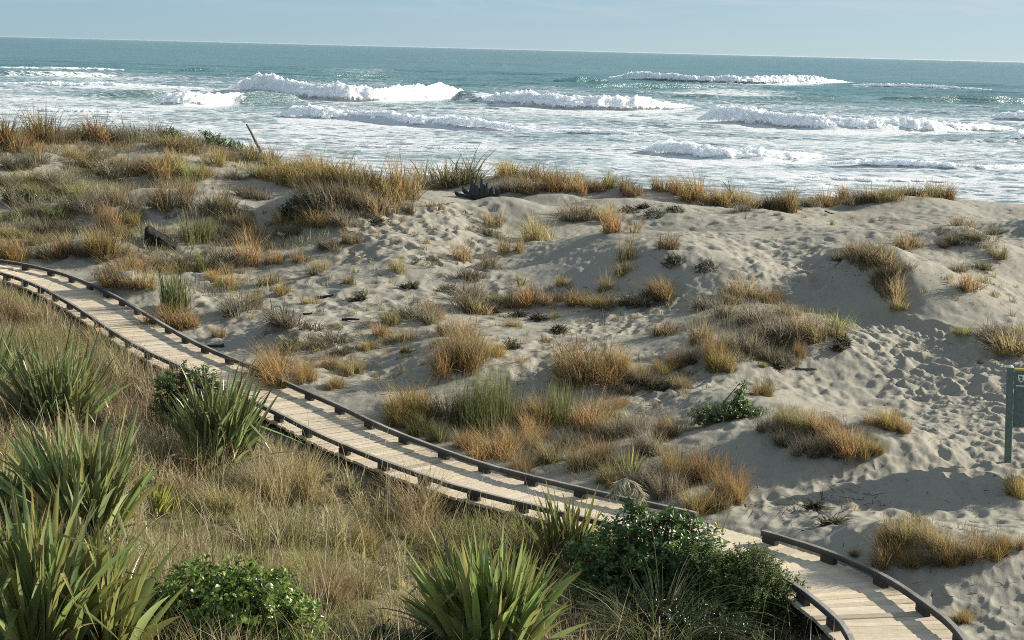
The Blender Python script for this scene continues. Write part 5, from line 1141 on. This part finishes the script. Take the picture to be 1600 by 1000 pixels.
tp = N(nt, "ShaderNodeBsdfTransparent"); mt = N(nt, "ShaderNodeMixShader"); L(nt, al.outputs[0], mt.inputs[0]); L(nt, tp.outputs[0], mt.inputs[1]); L(nt, ms.outputs[0], mt.inputs[2])
L(nt, mt.outputs[0], nt.nodes["Material Output"].inputs["Surface"])
MAT_FOAM = m
for wi, (lab, pts) in enumerate(WAVES):
    X, Y, h = wave_world(pts); step = .11 * (1 + (Y.mean() > 300)); n = int((X[-1] - X[0]) / step)
    s = np.linspace(X[0], X[-1], n); y0 = np.interp(s, X, Y); hh = np.interp(s, X, h)
    ks = np.ones(15) / 15; hh = np.convolve(np.pad(hh, 7, mode="edge"), ks, "valid"); y0 = np.convolve(np.pad(y0, 7, mode="edge"), ks, "valid")
    hm = hh.max(); y0 = y0 + 1.0 * vn(s / 6, s * 0 + 3.3, 5) + .5 * hm * fbm(s / (2.2 * hm), s * 0 + 7 * wi, 3, 400)
    hh = hh * .95 * (1 + .13 * fbm(s / (3.2 * hm), s * 0, 3, 410 + wi))
    t = np.concatenate([np.linspace(-1, 0, 34, endpoint=False), np.linspace(0, 1, 26)])
    Sg, Tg = np.meshgrid(s, t, indexing="ij"); Hg = hh[:, None] + 0 * Tg
    prof = np.where(Tg < 0, (1 - np.abs(Tg) ** 1.5) ** 1.15, (1 - np.abs(Tg)) ** 1.6)
    bx, by = Sg / (.42 * hm), Tg * 3.2
    puff = np.abs(vn(bx, by, 420 + wi)) + .5 * np.abs(vn(bx * 2.1, by * 2.1, 430 + wi)) + .28 * np.abs(vn(bx * 4.3, by * 4.3, 440 + wi)) + .2 * np.abs(vn(bx * 9, by * 9, 450 + wi)) + .12 * np.abs(vn(bx * 19, by * 19, 455 + wi))
    puff = puff - .62
    Zg = Hg * (prof * .95 + np.minimum(prof * 1.6, 1) * .2 * puff) - .12 * Hg * (1 - np.minimum(prof * 4, 1))
    Yg = y0[:, None] + np.where(Tg < 0, Tg * 1.6, Tg * 2.6) * Hg + Hg * .8 - .35 * Hg * puff * np.minimum(prof * 2, 1) * (Tg < .25)
    crest_j = .14 * Hg * vn(Sg / .35, Tg * 9, 460 + wi) * np.exp(-.5 * (Tg / .25) ** 2)
    V = np.stack([Sg + .12 * Hg * vn(bx, by, 470 + wi), Yg, SEA - .05 + Zg + .6 * crest_j], -1).reshape(-1, 3)
    c0 = np.array([s.mean(), y0.mean(), SEA]); ii = np.arange(n * len(t)).reshape(n, len(t))
    qd = np.stack([ii[:-1, :-1], ii[1:, :-1], ii[1:, 1:], ii[:-1, 1:]], -1).reshape(-1, 4)
    wm_ = mesh_np("breaking_wave", V - c0, qd, MAT_FOAM, smooth=True); attr(wm_, "edge", 1 - np.minimum(prof * 2.2, 1) * np.minimum(Hg / (.35 * hm), 1)); o = put("breaking_wave", wm_, None, tuple(c0)); tag(o, lab, "wave", "breaking waves in the surf")

# ------------------------------------------------------------------ salt haze in the air
HB = MB(); HB.box((0, 0, 1.0), (75000, 0, 0), (0, 75000, 0), (0, 0, 9.0)); hm_, nt, b = new_mat("salt_haze"); nt.nodes.remove(b)
pv = N(nt, "ShaderNodeVolumePrincipled"); pv.inputs["Color"].default_value = (.80, .88, .92, 1); pv.inputs["Density"].default_value = 1.0e-5; pv.inputs["Anisotropy"].default_value = .3
L(nt, pv.outputs[0], nt.nodes["Material Output"].inputs["Volume"]); tag(HB.build("haze", hm_), kind="stuff")
# ------------------------------------------------------------------ light
sun = bpy.data.lights.new("sun", "SUN"); sun.energy = 5.0; sun.angle = math.radians(.5); sun.color = (1.0, .93, .80)
so = bpy.data.objects.new("sun", sun); COL.objects.link(so)
S = Vector((math.cos(SUN_EL) * math.cos(SUN_AZ), math.cos(SUN_EL) * math.sin(SUN_AZ), math.sin(SUN_EL)))
so.rotation_euler = S.to_track_quat("Z", "Y").to_euler()
w = bpy.data.worlds.new("World"); scene.world = w; w.use_nodes = True; nt = w.node_tree
sky = N(nt, "ShaderNodeTexSky", sky_type="NISHITA"); sky.sun_disc = False; sky.sun_elevation = SUN_EL; sky.sun_rotation = math.pi / 2 - SUN_AZ
sky.altitude = 0; sky.air_density = .6; sky.dust_density = .02; sky.ozone_density = 4.5
bg = nt.nodes["Background"]; bg.inputs["Strength"].default_value = .073
tc = N(nt, "ShaderNodeTexCoord"); gv = tc.outputs["Generated"]; sx = N(nt, "ShaderNodeSeparateXYZ"); L(nt, gv, sx.inputs[0])
cl = ramp(nt, noise(nt, mapping(nt, gv, (2.2, 2.2, 9)), 1.6, 6, .6, .4), [(.42, (0, 0, 0)), (.72, (1, 1, 1))])
hi = N(nt, "ShaderNodeMapRange", interpolation_type="SMOOTHSTEP"); hi.inputs["From Min"].default_value = .015; hi.inputs["From Max"].default_value = .30; L(nt, sx.outputs[2], hi.inputs["Value"])
cf = math_n(nt, "MULTIPLY", math_n(nt, "MULTIPLY", cl.outputs[0], hi.outputs[0]), .5)
veil = N(nt, "ShaderNodeMapRange"); veil.inputs["From Min"].default_value = .02; veil.inputs["From Max"].default_value = .5; veil.inputs["To Min"].default_value = .65; veil.inputs["To Max"].default_value = .3; L(nt, sx.outputs[2], veil.inputs["Value"])
side = N(nt, "ShaderNodeMapRange"); side.inputs["From Min"].default_value = -.3; side.inputs["From Max"].default_value = .45; L(nt, sx.outputs[0], side.inputs["Value"])
hz = mixc(nt, veil.outputs[0], sky.outputs[0], mixc(nt, side.outputs[0], (2.6, 4.0, 4.9), (4.4, 5.3, 5.6)))
low = N(nt, "ShaderNodeMapRange", interpolation_type="SMOOTHSTEP"); low.inputs["From Min"].default_value = .012; low.inputs["From Max"].default_value = .04; L(nt, sx.outputs[2], low.inputs["Value"])
str_ = ramp(nt, noise(nt, mapping(nt, gv, (5, 5, 42)), 2.0, 7, .62, .6), [(.42, (0, 0, 0)), (.7, (1, 1, 1))])
hz = mixc(nt, math_n(nt, "MULTIPLY", math_n(nt, "MULTIPLY", str_.outputs[0], low.outputs[0]), .75), hz, (5.4, 6.0, 6.2))
L(nt, mixc(nt, cf, hz, (5.6, 6.2, 6.6)), bg.inputs["Color"])
scene.view_settings.view_transform = "Standard"; scene.view_settings.look = "None"; scene.view_settings.exposure = 0.64; scene.view_settings.gamma = 1.0
scene.cycles.max_bounces = 5; scene.cycles.diffuse_bounces = 3; scene.cycles.glossy_bounces = 2; scene.cycles.transmission_bounces = 3; scene.cycles.transparent_max_bounces = 8
scene.cycles.caustics_reflective = False; scene.cycles.caustics_refractive = False
scene.render.film_transparent = False
scene.cycles.pixel_filter_type = "BLACKMAN_HARRIS"; scene.cycles.filter_width = 1.0
scene.cycles.use_denoising = False
